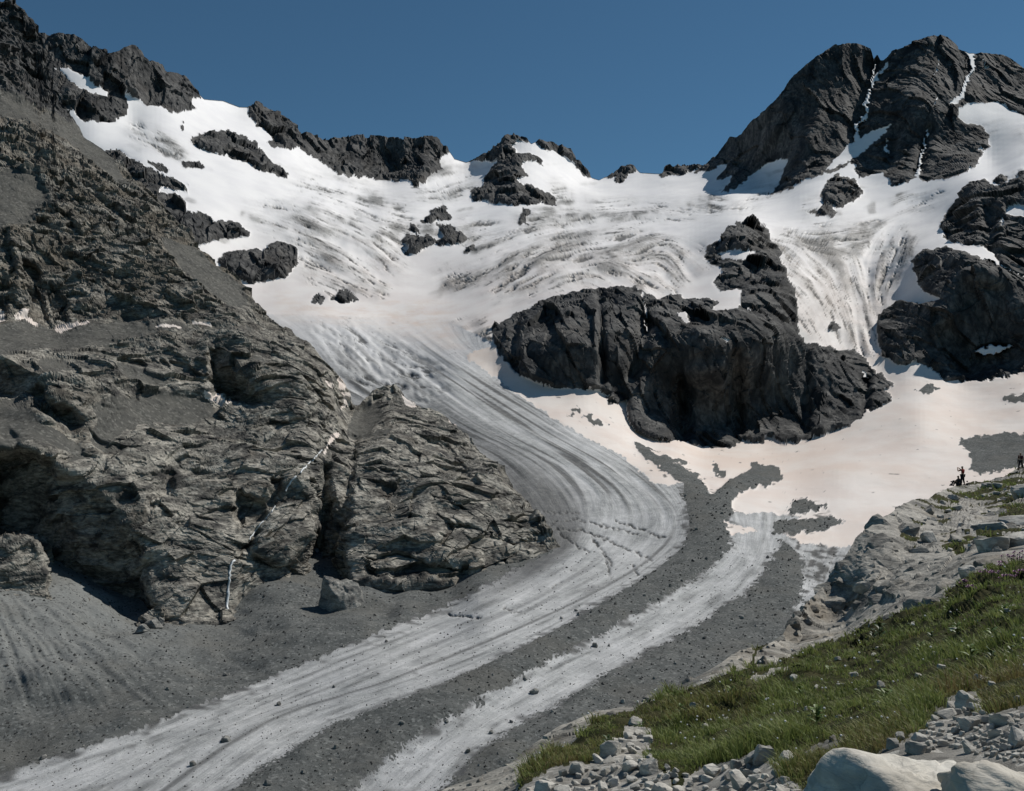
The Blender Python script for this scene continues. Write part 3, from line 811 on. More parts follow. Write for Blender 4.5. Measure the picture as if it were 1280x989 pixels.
# buttresses and chimneys of the cliffs, laid out by hand
def feature(sheet_u, sheet_v, poly, rad):
    return blur(inpoly(sheet_u, sheet_v, poly), rad)
FEATA = [([(745, 360), (752, 360), (757, 480), (748, 486)], 0.012, 2), ([(800, 380), (815, 380), (812, 430), (790, 480), (783, 470)], 0.012, 3),
         ([(640, 400), (655, 400), (650, 470), (640, 460)], 0.008, 3), ([(848, 470), (858, 470), (862, 555), (845, 555)], 0.014, 3),
         ([(785, 480), (810, 465), (845, 505), (845, 552), (800, 545), (783, 515)], -0.015, 6), ([(915, 440), (925, 440), (930, 550), (918, 550)], 0.014, 3),
         ([(860, 460), (915, 450), (920, 550), (862, 555)], -0.010, 6), ([(1000, 430), (1010, 440), (1012, 540), (1002, 545)], 0.008, 3),
         ([(1078, 470), (1088, 470), (1085, 520), (1078, 520)], 0.01, 2),
         ([(1200, 345), (1260, 360), (1270, 470), (1180, 470), (1150, 430), (1190, 400)], 0.014, 8),
         ([(1230, 255), (1240, 255), (1245, 330), (1230, 330)], 0.012, 3),
         (Z3([(720, 200), (800, 215), (740, 320), (720, 420), (690, 480), (660, 500)]), 0.010, 5), (Z3([(830, 440), (845, 440), (820, 600), (800, 600)]), 0.006, 3),
         (Z3([(1090, 190), (1110, 210), (1060, 340), (1040, 340)]), 0.008, 4), (Z3([(940, 440), (955, 440), (925, 600), (900, 600)]), 0.008, 3),
         (Z3([(460, 550), (560, 380), (600, 400), (500, 600)]), -0.008, 6), (Z3([(300, 600), (420, 400), (450, 420), (330, 600)]), -0.006, 6)]
for poly, d, r in FEATA:
    bul -= np.where(isrock, 2.0 * d * feature(A.u, A.v, poly, r), 0)
Y2 = YA * (1 - bul)
A.set_depth(Y2)
N0 = gridnormals(A.P)
N0 = np.stack([blur(N0[..., k], 6) for k in range(3)], -1)
N0 /= np.linalg.norm(N0, axis=-1, keepdims=True)
view = A.P / np.linalg.norm(A.P, axis=-1, keepdims=True)
D = N0 - 0.8 * view
D /= np.linalg.norm(D, axis=-1, keepdims=True)
disp = np.zeros(A.u.shape, F32)
rk = blur(isrock, 1)
m = rk > 0.02
p = A.P[m].astype(F32)
warp = np.stack([perlin(p / 90), perlin(p / 90 + 9), perlin(p / 90 + 19)], 1) * 22
pv = (p + warp) * np.array([1, 1, 0.42], F32)
lean = np.stack([p[:, 0] + 0.25 * p[:, 2], p[:, 1], p[:, 2]], 1) + 0.5 * warp
dr = 4 * ridged(pv / 100, 2) + 15 * cells(lean / np.array([42, 150, 130]), 0.5, 1.2) + 7 * cells(lean / np.array([18, 62, 55]), 0.5, 1.1) + 2.6 * cells(lean / np.array([8, 26, 22]), 0.6, 1.0) + 0.7 * fbm(p / 7, 2, 0.6)
near = smoothstep(1900, 900, A.Y[m])
rk2 = smoothstep(0.45, 0.95, blur(isrock, 2))
pk_amp = 1 - 0.5 * np.isin(cls[m], [i for (i, nm, *_r) in ROCKINFO if nm == 'mountain_peak'])
disp[m] = np.where(isrock[m], dr * rk2[m] * (1 - 0.35 * near) * pk_amp, 0)
# ice and snow
ice = ~isrock
big = np.zeros(A.u.shape, F32)
p = A.P.reshape(-1, 3).astype(F32)
und = (fbm(p / 160, 3, 0.5)).reshape(A.u.shape)
GREY = [
    (Z1([(450, 475), (500, 460), (580, 480), (640, 520), (700, 570), (720, 600), (660, 590), (580, 560), (500, 520)]), .55, 4),
    ([(300, 262), (400, 255), (470, 290), (500, 320), (430, 335), (350, 300)], .6, 12), ([(370, 300), (430, 285), (500, 300), (510, 330), (470, 350), (380, 350)], .75, 10),
    ([(400, 340), (450, 340), (500, 350), (480, 372), (410, 375)], .6, 6),
    ([(610, 315), (720, 285), (830, 285), (870, 320), (850, 350), (760, 352), (650, 375), (610, 370)], .62, 10), ([(540, 340), (610, 320), (620, 350), (560, 365)], .5, 7),
    ([(955, 300), (1010, 280), (1110, 275), (1145, 295), (1130, 340), (1105, 380), (1092, 440), (1115, 475), (1060, 440), (1020, 420), (995, 380)], .62, 9),
    ([(1020, 320), (1060, 315), (1070, 350), (1055, 370), (1030, 350)], .5, 4),
    ([(500, 235), (545, 212), (590, 218), (600, 235), (560, 252), (515, 250)], .6, 5), ([(570, 272), (590, 270), (660, 292), (645, 305), (590, 315), (570, 300)], .6, 5),
    ([(690, 225), (720, 240), (715, 262), (690, 265)], .5, 4), ([(640, 270), (700, 258), (760, 275), (700, 300), (660, 300)], .6, 6), ([(720, 250), (850, 255), (880, 275), (760, 285)], .5, 8),
    ([(850, 250), (900, 235), (1000, 230), (960, 260), (880, 270)], .35, 8), ([(985, 255), (1020, 245), (1060, 260), (1010, 270)], .4, 5), ([(1100, 250), (1180, 235), (1180, 260), (1120, 270)], .45, 6),
    ([(400, 215), (470, 240), (540, 245), (520, 265), (430, 262), (330, 240)], .45, 10), ([(440, 265), (520, 262), (560, 290), (500, 300)], .5, 8),
    ([(560, 405), (600, 395), (625, 420), (610, 440), (580, 430)], .6, 5), ([(780, 330), (830, 320), (870, 345), (840, 370), (800, 365)], .7, 6), ([(870, 300), (900, 330), (880, 345), (850, 330)], .4, 6),
    ([(1180, 150), (1230, 155), (1280, 150), (1280, 180), (1210, 170)], .2, 8)]
grey = np.zeros(A.u.shape, F32)
for poly, g, r in GREY:
    grey = np.maximum(grey, g * blur(inpoly(A.u, A.v, poly), r))
# streaks that follow the lie of the slope
pz = np.stack([p[:, 0] / 130, p[:, 1] / 260, p[:, 2] / 13], 1) + 0.35 * np.stack([und.ravel()] * 3, 1)
strk = fbm(pz, 4, 0.62).reshape(A.u.shape)
pz2 = np.stack([p[:, 0] / 40 + und.ravel() * 0.8, p[:, 1] / 45, p[:, 2] / 9 + 1.2 * strk.ravel()], 1)
strk2 = fbm(pz2 + 33, 3, 0.6).reshape(A.u.shape)
upper = (cls == 0)
patchy = fbm(Pn * 0.32 + 5, 3, 0.6).reshape(A.u.shape)
grey = np.clip(grey * (1.5 + 1.0 * patchy), 0, 1)
faint = smoothstep(0.9, 2.2, lic3 + 0.5 * lic2) * smoothstep(150, 260, A.v) * smoothstep(-0.1, 0.5, patchy)
g2 = np.clip(grey * (0.58 + 0.26 * lic3 + 0.22 * lic2 + 0.26 * lic1) + 0.7 * faint, 0, 1)
# crevasses
crv = 1 - np.abs(perlin(np.stack([p[:, 0] / 60, p[:, 1] / 70, p[:, 2] / 9], 1) + np.stack([strk.ravel()] * 3, 1) * 0.6)).reshape(A.u.shape)
crev = smoothstep(0.9, 1.7, 0.75 * lic1 + 0.6 * lic2) * smoothstep(0.2, 0.55, grey)
disp += np.where(upper, 3.0 * und + grey * (1.8 * strk + 2.0 * lic3) - 4.0 * crev, 0)
# tongue relief along the flow
ql = np.stack([QN.ravel() * 26, Sf.ravel() * 1.6, 0 * Q.ravel()], 1)
groove = fbm(ql, 2, 0.5).reshape(A.u.shape)
ql2 = np.stack([QN.ravel() * 42, Sf.ravel() * 4.0, 0 * Q.ravel() + 3], 1)
groove2 = fbm(ql2, 1, 0.6).reshape(A.u.shape)
hi = smoothstep(6.0, 4.6, Sf)
groove = groove * (1 - hi) + hi * fbm(np.stack([QN.ravel() * 60, Sf.ravel() * 0.8, 0 * Q.ravel() + 2], 1), 2, 0.6).reshape(A.u.shape)
fall = blur(inpoly(A.u, A.v, [(385, 410), (440, 405), (500, 425), (560, 470), (540, 515), (480, 500), (440, 500), (425, 450)]), 8)
serac = (np.abs(perlin(np.stack([Q.ravel() * 60, Sf.ravel() * 4, 0 * Q.ravel()], 1)))).reshape(A.u.shape)
ton = (cls == 1)
mid = smoothstep(0.6, 1.5, Sf) * smoothstep(6.0, 4.0, Sf)
tw_ = smoothstep(0.45, 0.9, blur(ton, 3))
disp += np.where(ton, tw_, 0) * np.where(ton | (cls == 3) | (cls == 4), 0.7 * groove * (0.4 + 1.6 * mid) + 0.08 * groove2 + fall * (1.2 * lic2 - 6.0 * smoothstep(0.6, 1.2, 0.9 * lic1 + 0.5 * lic2) - 3 * smoothstep(0.15, 0.0, serac)), 0)
# crevasse cuts at the bend
CUTS = [[(685, 655), (720, 648), (760, 658), (800, 668)], [(690, 662), (730, 662), (775, 682), (815, 700)], [(700, 668), (735, 690)], [(740, 672), (765, 705)], [(790, 705), (800, 722)], [(756, 690), (762, 722)],
        [(680, 640), (725, 642)], [(770, 650), (830, 672)], [(560, 768), (600, 772)], [(630, 760), (650, 765)], [(690, 735), (700, 728)]]
cut = np.zeros(A.u.shape, F32)
for c in CUTS:
    cut = np.maximum(cut, smoothstep(2.2, 0.3, linedist(A.u + 0.8 * ju, A.v + 0.8 * jv, c, 6)) * smoothstep(-0.6, 0.1, cn))
disp -= np.where(ton, 1.6 * cut, 0)
# moraine ridges stand a little proud, debris is lumpy
deb = (cls >= 3) & (cls <= 6)
lump = fbm(p / 22, 4, 0.5).reshape(A.u.shape)
wd = blur((cls == 3) | (cls == 4), 7)
disp += np.where(deb, 1.3 * lump * smoothstep(0.5, 0.95, blur(deb, 5)), 0) + 3.2 * wd
fan = np.arctan2(A.v - 690, A.u + 30) + 0.05 * und
fr = np.hypot(A.v - 690, A.u + 30)
gul = ridged(np.stack([fan.ravel() * 16, fr.ravel() / 150, 0 * fan.ravel()], 1), 4, 0.6).reshape(A.u.shape)
lf = blur(cls == 5, 6) * smoothstep(-150, 250, 320 - A.u) * smoothstep(930, 800, A.v)
disp += np.where(cls == 5, lf * (1.3 * gul) + smoothstep(0.5, 1.0, blur(cls == 5, 9)) * 6 * fbm(p / 60, 3).reshape(A.u.shape), 0)
disp = np.where(cls == 2, 1.6 * und + 0.4 * lump, disp)
ds = blur(np.where(isrock, 0, disp), 1) / np.maximum(blur(~isrock, 1), 0.2)
ds = np.where(cut + crev > 0.02, disp, ds)
disp = np.where(isrock, disp, np.where(rk > 0.02, ds * (1 - rk) + rk * 0.0, ds))
A.P = A.P + D * disp[..., None]

# --- colour masks
dirt = np.zeros(A.u.shape, F32)  # real dirt, plus crevasse shade painted into the same mask
tg = np.clip(0.80 + (0.14 + 0.14 * hi) * groove + 0.14 * groove2 + 0.1 * strk2, 0, 1)
tg *= 0.62 + 0.38 * smoothstep(0.8, 3.0, Sf)
g2 = np.where(ton, tg, g2)
g2 = np.where(cls == 2, 0.10 + 0.25 * smoothstep(0.2, 0.9, strk2), g2)
longs = fbm(np.stack([QN.ravel() * 46, Sf.ravel() * 0.55, 0 * Q.ravel() + 8], 1), 2, 0.65).reshape(A.u.shape)
d_t = 0.85 * smoothstep(0.15, 0.55, longs + 0.35 * groove) * smoothstep(0.7, 2.2, Sf) * smoothstep(5.6, 4.2, Sf) * smoothstep(0.6, 0.4, Q)
d_t = np.maximum(d_t, 0.8 * smoothstep(0.2, 0.06, Q + 0.02 * nQ) * smoothstep(1.6, 3.0, Sf) * smoothstep(7.2, 6.2, Sf) * (0.55 + 0.45 * smoothstep(3.6, 4.8, Sf)))
d_t = np.maximum(d_t, 0.7 * smoothstep(0.016, 0.004, np.abs(Q - 0.45 + 0.004 * nQ)) * smoothstep(5.0, 5.8, Sf))
d_t = np.maximum(d_t, 0.35 * smoothstep(0.022, 0.004, np.abs(Q - 0.27 + 0.006 * nQ)) * smoothstep(5.8, 6.4, Sf))
d_t = np.maximum(d_t, 0.38 * smoothstep(0.15, 0.7, groove2 + 0.5 * groove) * smoothstep(5, 7, Sf))
# debris sprinkled off the bands' edges
edge = blur((cls >= 3) & (cls <= 5), 9)
spk = fbm(p / 9, 2, 0.7).reshape(A.u.shape)
d_t = np.maximum(d_t, smoothstep(0.32, 0.85, 0.55 * spk + 1.25 * edge) * 0.9)
d_t = np.where((Q > .9) & (Sf > 4), np.maximum(d_t, smoothstep(-0.2, 0.5, spk + longs)), d_t)
d_t = np.maximum(d_t, cut)  # shade inside the crevasse cuts painted as dark colour
d_t = np.maximum(d_t, fall * 0.9 * smoothstep(0.7, 1.4, 0.9 * lic1 + 0.5 * lic2))  # shade in the icefall's gaps painted dark as well
d_t = np.where(Q < -1, 0.7 + 0.2 * spk, d_t)
dirt = np.where(ton, d_t, 0)
e6 = blur(cls == 6, 4)
dirt = np.where(cls == 2, np.maximum(smoothstep(0.75, 1.05, spk * 0.9 + 1.0 * blur((cls == 3) | (cls == 6), 4)) * 0.9, 0), dirt)
dirt = np.where(cls == 0, np.maximum(np.maximum(0.75 * crev, 0.85 * smoothstep(0.25, 0.55, grey) * smoothstep(0.8, 1.5, lic1 + 0.25 * lic3)), 0.45 * smoothstep(0.25, 0.6, grey) * smoothstep(0.6, 2.0, lic3 + 0.4 * lic1)), dirt)  # crevasse shade painted dark, with dark strokes in the grey ice
dirt = np.where((cls >= 3) & (cls <= 6), 1, dirt)
dirt = np.where(isrock, 0.5, dirt)
pk = np.zeros(A.u.shape, F32)
pk = np.where(cls == 2, 0.85 + 0.2 * und, pk)
basin = blur(inpoly(A.u, A.v, [(325, 372), (360, 355), (420, 378), (520, 370), (600, 375), (560, 410), (590, 440), (540, 430), (470, 405), (400, 398), (345, 400)]), 7)
pk = np.where(cls <= 1, np.maximum(pk, 0.8 * basin * (0.8 + 0.5 * strk2)), pk)
pk = np.where(cls == 0, np.maximum(pk, 0.42 * smoothstep(230, 420, A.v) + 0.1), pk)
g2 = np.where(cls <= 1, g2 * (1 - 0.7 * basin), g2)
uppr = np.stack([p[:, 0] / 45 + und.ravel(), p[:, 1] / 60, p[:, 2] / 8 + strk.ravel()], 1).reshape(*A.u.shape, 3)
flow = np.stack([QN * 115, Sf * 2.4, np.zeros_like(Q)], -1)
flow = np.where((ton)[..., None], flow, uppr)
A.cls = cls
zero = np.zeros(A.u.shape, F32)
stA = np.clip(0.8 * smoothstep(0.2, 0.9, fbm(p / 25, 3).reshape(A.u.shape)) * smoothstep(1700, 1200, A.Y), 0, 1)
fan_pale = (smoothstep(420, 150, A.u) * smoothstep(900, 820, A.v + 0.15 * A.u) * np.clip(0.75 + 0.5 * gul * 0.3 + 0.5 * und, 0, 1)).astype(F32)  # debris paler towards the lower left, varied along the gullies
A.attrs = {'fan_pale': fan_pale, 'grey': np.clip(g2, 0, 1), 'dirt': np.clip(dirt, 0, 1), 'pink': np.clip(pk, 0, 1), 'flow': flow.astype(F32), 'stain': stA.astype(F32)}
# drop what lies deep behind the left mountainside
bt = np.interp(A.u, [p[0] for p in B_TOP], [p[1] for p in B_TOP])
A.hide = (A.u < 640) & (A.v > bt + 45) & (A.v < cnt - 45)
A.skirt([6, 25, 80, 260], [4, 30, 120, 420])
A.finish()
A.index_pixels()
o = A.build([0], 'snowfield', MAT['snow'], True); tag(o, 'white crevassed snowfield below the skyline ridges', kind='structure')
o = A.build([1], 'glacier', MAT['snow'], True); tag(o, 'grey striped glacier tongue curving down the valley', kind='structure')
o = A.build([2], 'snow_slope', MAT['snow'], True); tag(o, 'pink dust-covered old snow at the foot of the black cliffs', kind='structure')
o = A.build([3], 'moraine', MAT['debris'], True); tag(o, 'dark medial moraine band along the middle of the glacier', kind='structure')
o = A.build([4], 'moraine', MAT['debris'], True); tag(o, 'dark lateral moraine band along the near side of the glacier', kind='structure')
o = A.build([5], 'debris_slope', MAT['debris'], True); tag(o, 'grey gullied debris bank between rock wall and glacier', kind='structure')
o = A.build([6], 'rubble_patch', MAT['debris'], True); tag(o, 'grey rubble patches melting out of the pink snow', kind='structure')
for (i, name, label, cat, group, bulge, br) in ROCKINFO:
    o = A.build([i], name, MAT['rock_far'], False)
    if o:
        if name in ('mountain_peak', 'rock_ridge', 'rock_cliff'):
            tag(o, label, None, None, 'structure')
        else:
            tag(o, label, cat, group)
# ================================================================== the left mountainside
usB = np.concatenate([np.arange(-130, 0, 5.0), np.arange(0, 698, 1.35)])
botB = [(x, y + 26) for x, y in CONTACT]
B = Sheet(usB, B_TOP, botB, 560, 1.0)
ctrlB = [(-130, 720, 450), (0, 738, 478), (85, 757, 491), (160, 788, 496), (200, 772, 510), (290, 757, 541), (330, 722, 573), (395, 712, 600), (403, 745, 570), (450, 742, 585), (560, 736, 601), (640, 705, 633), (685, 682, 662),
         (0, 670, 492), (60, 640, 510), (0, 560, 520), (60, 560, 540), (120, 600, 545), (160, 680, 525), (200, 640, 555), (200, 700, 535), (280, 680, 560), (280, 620, 585), (350, 640, 598), (350, 700, 582), (390, 600, 640),
         (0, 505, 575), (90, 540, 570), (0, 450, 590), (60, 470, 595), (100, 500, 590), (150, 545, 600), (200, 560, 615), (150, 480, 640), (200, 500, 660), (280, 560, 640), (270, 510, 690), (350, 540, 680), (410, 560, 700), (420, 520, 780),
         (0, 440, 625), (100, 430, 680), (0, 410, 680), (70, 412, 720), (150, 405, 740), (250, 412, 760), (200, 455, 690), (300, 430, 750), (280, 470, 700), (340, 480, 725), (400, 480, 780), (425, 480, 860), (360, 420, 840),
         (0, 330, 730), (60, 340, 765), (80, 390, 740), (150, 380, 765), (200, 350, 800), (250, 380, 800), (300, 395, 810), (325, 392, 880), (280, 340, 900), (220, 300, 900),
         (0, 270, 790), (0, 215, 850), (60, 250, 850), (100, 290, 830), (60, 190, 920), (120, 230, 920), (150, 205, 1020), (0, 150, 950), (50, 150, 990), (98, 160, 1080), (200, 255, 970), (0, 112, 1010), (60, 120, 1090), (0, 6, 1120), (25, 12, 1130), (45, 50, 1140), (-130, 100, 950), (-130, -40, 1080), (-130, 400, 640), (-130, 560, 500),
         (440, 512, 900), (470, 492, 930), (505, 502, 930), (430, 560, 760), (480, 560, 740), (480, 620, 670), (430, 640, 640), (430, 700, 600), (520, 680, 620), (560, 700, 615), (560, 620, 690), (600, 660, 650), (560, 528, 900), (600, 570, 830), (645, 612, 760), (665, 640, 715), (677, 660, 690), (640, 660, 668), (520, 560, 780)]
YB = rbf(ctrlB, B.u, B.v, 1.5e-3)
Pb = np.stack([B.u.ravel() / 10, B.v.ravel() / 10, np.zeros(B.u.size)], 1).astype(F32)
jub = (fbm(Pb + 11, 3, 0.6) * 4.0).reshape(B.u.shape)
jvb = (fbm(Pb + 77, 3, 0.6) * 4.0).reshape(B.u.shape)
UB, VB = B.u + jub, B.v + jvb
FEATB = [
    ([(-40, 565), (0, 565), (30, 562), (65, 575), (80, 590), (100, 592), (110, 600), (135, 598), (150, 612), (178, 600), (182, 640), (155, 655), (180, 690), (205, 700), (175, 730), (195, 765), (160, 800), (140, 775), (110, 748), (85, 762), (65, 745), (62, 720), (48, 680), (30, 672), (-40, 672)], 26, 3),
    ([(180, 600), (215, 595), (215, 625), (190, 640), (185, 660), (178, 640)], 8, 2),
    ([(-40, 445), (20, 445), (50, 460), (60, 490), (70, 505), (95, 515), (108, 535), (92, 542), (70, 527), (45, 506), (10, 503), (-40, 495)], 17, 3),
    ([(262, 438), (285, 432), (300, 445), (312, 450), (318, 480), (340, 490), (380, 500), (340, 508), (300, 508), (270, 500), (262, 490)], 20, 2),
    ([(300, 425), (330, 420), (390, 430), (425, 480), (410, 496), (340, 500), (315, 480), (310, 450)], -10, 9),
    ([(120, 440), (170, 450), (200, 452), (255, 455), (262, 485), (235, 480), (210, 468), (160, 457)], 10, 2),
    ([(335, 527), (360, 530), (390, 518), (412, 525), (415, 537), (380, 541), (345, 541)], 9, 2),
    ([(400, 585), (425, 595), (438, 620), (430, 660), (428, 700), (440, 742), (392, 735), (384, 700), (396, 650), (395, 615)], 30, 3),
    ([(293, 615), (310, 620), (332, 630), (330, 650), (305, 660), (297, 640)], 14, 2), ([(338, 600), (356, 603), (352, 625), (335, 636)], 12, 2),
    ([(298, 690), (315, 672), (322, 660), (326, 668), (310, 690)], 8, 2), ([(312, 692), (335, 695), (352, 705), (340, 710), (315, 703)], 7, 2),
    ([(375, 600), (398, 620), (400, 650), (385, 690), (350, 705), (312, 690), (330, 660), (360, 620)], -9, 6),
    ([(425, 560), (480, 500), (520, 520), (600, 570), (650, 620), (680, 660), (640, 700), (560, 735), (470, 730), (420, 740), (412, 700), (415, 620)], -10, 12),
    ([(28, 325), (50, 338), (48, 370), (60, 395), (62, 405), (48, 402), (36, 388), (28, 362)], 15, 2), ([(62, 362), (82, 375), (88, 402), (66, 405), (58, 385)], 10, 2),
    ([(-40, 290), (10, 295), (18, 330), (8, 380), (5, 402), (-40, 400)], 14, 2), ([(95, 385), (120, 392), (118, 402), (90, 402)], 7, 2),
    ([(0, 160), (35, 165), (40, 185), (25, 205), (0, 205)], -7, 4), ([(100, 355), (150, 362), (200, 370), (198, 376), (150, 372), (105, 366)], 6, 2), ([(150, 394), (230, 398), (230, 405), (150, 403)], 7, 2),
    ([(440, 545), (448, 545), (440, 620), (430, 700), (418, 700), (428, 620)], 12, 2), ([(470, 585), (495, 590), (500, 610), (480, 608)], 7, 2), ([(535, 625), (560, 628), (585, 640), (560, 652), (540, 645)], 8, 2),
    ([(560, 655), (590, 660), (630, 672), (650, 685), (600, 690), (575, 700), (540, 690)], 7, 2), ([(455, 700), (500, 690), (560, 708), (590, 706), (580, 728), (500, 728), (460, 722)], 10, 2), ([(600, 690), (640, 680), (680, 668), (682, 682), (640, 702), (600, 716)], 8, 2),
    ([(520, 540), (560, 560), (600, 610), (595, 612), (550, 570), (515, 545)], 7, 1.5), ([(0, 545), (12, 540), (25, 545), (20, 552), (0, 550)], 6, 1.5),
    ([(108, 540), (120, 548), (135, 560), (128, 565), (112, 555)], 6, 1.5), ([(165, 495), (215, 485), (217, 490), (175, 500), (150, 507)], 5, 1.5),
    ([(10, 30), (35, 40), (45, 90), (60, 120), (40, 115), (20, 80)], 12, 4), ([(46, 95), (66, 100), (72, 140), (60, 140)], -8, 3)]
inset = np.zeros(B.u.shape, F32)
LEAN = {0: lambda u, v: 567 - 0.17 * np.maximum(u, 0) + 0.08 * (v - 640), 2: lambda u, v: 612 - 0.22 * np.maximum(u, 0) + 0.05 * (v - 480), 3: lambda u, v: 748 - 0.55 * (u - 262) + 0.05 * (v - 470), 7: lambda u, v: 692 - 1.05 * (u - 395) - 0.28 * (v - 600)}
for k, (poly, d, r) in enumerate(FEATB):
    w = blur(inpoly(UB, VB, poly), r)
    if k in LEAN:                                   # steep walls that face away from the sun
        inset += w * (np.maximum(LEAN[k](B.u, B.v), YB + 4) - YB)
    else:
        inset += d * w
SCREE = [[(-130, 100), (0, 112), (60, 140), (100, 158), (130, 185), (165, 230), (150, 235), (100, 190), (50, 160), (0, 150), (-130, 150)],
         [(-130, 215), (0, 213), (40, 215), (60, 250), (48, 268), (30, 280), (0, 290), (-130, 290)], [(195, 292), (240, 308), (282, 342), (318, 382), (290, 388), (250, 362), (215, 325)],
         [(-130, 410), (0, 408), (30, 402), (70, 414), (140, 399), (200, 404), (300, 410), (200, 418), (150, 427), (100, 437), (40, 441), (0, 446), (-130, 446)],
         [(-130, 500), (0, 500), (30, 505), (60, 530), (90, 545), (110, 575), (125, 585), (105, 575), (60, 558), (30, 555), (0, 560), (-130, 560)],
         [(115, 505), (190, 490), (262, 498), (272, 520), (225, 535), (180, 530), (150, 545), (125, 570), (110, 555), (118, 530)], [(432, 528), (450, 512), (475, 505), (480, 525), (455, 550), (432, 556)],
         [(140, 452), (175, 462), (215, 480), (200, 486), (170, 482), (145, 470)]]
scr = np.zeros(B.u.shape, F32)
for poly in SCREE:
    scr = np.maximum(scr, blur(inpoly(UB, VB, poly), 4))
B.set_depth(YB + inset)
N0 = gridnormals(B.P)
N0 = np.stack([blur(N0[..., k], 7) for k in range(3)], -1)
N0 /= np.linalg.norm(N0, axis=-1, keepdims=True)
view = B.P / np.linalg.norm(B.P, axis=-1, keepdims=True)
D = N0 - 0.7 * view
D /= np.linalg.norm(D, axis=-1, keepdims=True)
p = B.P.reshape(-1, 3).astype(F32)
warp = np.stack([perlin(p / 45), perlin(p / 45 + 9), perlin(p / 45 + 19)], 1) * 12
pw = p + warp
# bedding: dips to the left and towards the viewer
a = math.radians(17)
hb = pw[:, 2] * math.cos(a) - pw[:, 0] * math.sin(a) + 0.15 * pw[:, 1]
px = pw[:, 0] * math.cos(a) + pw[:, 2] * math.sin(a)
def ledge(h, per):
    f = h / per
    f = f - np.floor(f)
    return np.where(f < 0.8, f / 0.8, (1 - f) / 0.2)
bed = np.stack([px / 28, pw[:, 1] / 28, hb / 14], 1)
bed2 = np.stack([px / 11, pw[:, 1] / 11, hb / 5], 1)
bed3 = np.stack([px / 4.5, pw[:, 1] / 4.5, hb / 1.5], 1)
strong = smoothstep(-0.2, 0.5, fbm(p / 70 + 5, 2))
iso = smoothstep(460, 380, B.v).ravel()
dr0 = 4.5 * ridged(pw / 42, 3) + 5.0 * cells(pw / 20, 0.6, 1.1) + 2.4 * cells(pw / 8) + 0.9 * fbm(p / 6, 4, 0.65)
dr = 5.5 * ridged(np.stack([px / 70, pw[:, 1] / 70, hb / 50], 1), 2) + 6.0 * fbm(np.stack([px / 60, pw[:, 1] / 60, hb / 45], 1) + 44, 2) + 5.0 * cells(bed, 0.6, 1.1) + 2.0 * (ledge(hb + 3 * perlin(p / 15), 15) - 0.5) * strong + 1.35 * cells(bed2, 0.6, 1.0) + 0.5 * cells(bed3) + 0.4 * fbm(p / 5, 3, 0.65) + 0.3 * (ledge(hb + perlin(p / 6), 4.6) - 0.5)
dr = (dr * (1 - iso) + dr0 * iso).reshape(B.u.shape)
rockw = 1 - 0.88 * scr
disp = dr * rockw + scr * 0.9 * fbm(p / 12, 3).reshape(B.u.shape)
far = smoothstep(600, 1050, B.Y)
graz = np.clip(-(N0 * view).sum(-1) / 0.35, 0.15, 1)
B.P = B.P + D * (disp * graz * (0.85 + 0.5 * far))[..., None]
# keep the foot just inside the debris
NB = gridnormals(B.P)
Nz = blur(NB[..., 2], 2)
steep = Nz
dep = blur(disp, 12) - disp                       # hollows
scn = fbm(p / 30, 3).reshape(B.u.shape)
auto = smoothstep(0.70, 0.86, steep) * smoothstep(-0.6, 1.2, dep + 1.2 * scn)
clsB = np.zeros(B.u.shape, int)
clsB[(scr + 0.25 * scn > 0.55) | (auto > 0.62)] = 1
PATB = [[(17, 398), (25, 392), (33, 390), (32, 398), (42, 404), (48, 409), (40, 408), (28, 402), (17, 402)], [(68, 411), (85, 408), (100, 404), (114, 403), (105, 408), (90, 412), (76, 418), (70, 416)], [(195, 408), (210, 407), (226, 410), (225, 412), (208, 411), (194, 410)],
        [(254, 490), (259, 492), (264, 498), (280, 504), (292, 508), (285, 509), (268, 503), (256, 498)], [(-10, 392), (4, 391), (6, 404), (-10, 405)],
        [(404, 565), (412, 545), (418, 540), (420, 545), (410, 556), (407, 568)], [(400, 432), (408, 438), (414, 452), (417, 456), (409, 453), (404, 444)], [(420, 470), (428, 462), (436, 464), (432, 478), (426, 488), (420, 486)], [(404, 475), (412, 482), (415, 486), (408, 485)], [(424, 490), (432, 492), (434, 505), (424, 512), (428, 502)],
        [(498, 499), (506, 500), (517, 508), (519, 513), (512, 514), (504, 507)], [(556, 525), (570, 530), (585, 540), (578, 543), (565, 535)], [(240, 404), (265, 407), (264, 409), (240, 407)], [(320, 409), (334, 412), (330, 414)]]
for poly in PATB:
    clsB[inpoly(B.u + 0.3 * jub, B.v + 0.3 * jvb, poly)] = 2
clsB[inpoly(UB, VB, [(-140, -80), (0, -30), (40, 0), (52, 50), (70, 100), (78, 125), (98, 158), (60, 140), (0, 112), (-140, 95)])] = 3
B.cls = clsB
st = np.clip(0.8 * smoothstep(0.1, 0.8, fbm(np.stack([px / 24, pw[:, 1] / 24, hb / 7], 1) + 3, 4, 0.6).reshape(B.u.shape)) * smoothstep(390, 500, B.v), 0, 1)
tw = blur(inpoly(B.u, B.v, [(-130, -60), (0, -10), (60, 20), (98, 158), (60, 140), (0, 112), (-130, 90)]), 3)
wm = np.clip(smoothstep(470, 330, B.v) * (0.45 + 0.8 * fbm(p / 35 + 60, 3).reshape(B.u.shape)) + 0.5 * smoothstep(0.3, 0.9, fbm(p / 18 + 90, 3).reshape(B.u.shape)), 0, 1) * (1 - tw)
B.attrs = {'stain': (st * (1 - tw)).astype(F32), 'warm': wm.astype(F32), 'grey': zero[:1, :1] + np.full(B.u.shape, .15, F32), 'dirt': np.full(B.u.shape, .05, F32), 'pink': np.full(B.u.shape, .9, F32), 'flow': np.zeros((*B.u.shape, 3), F32)}
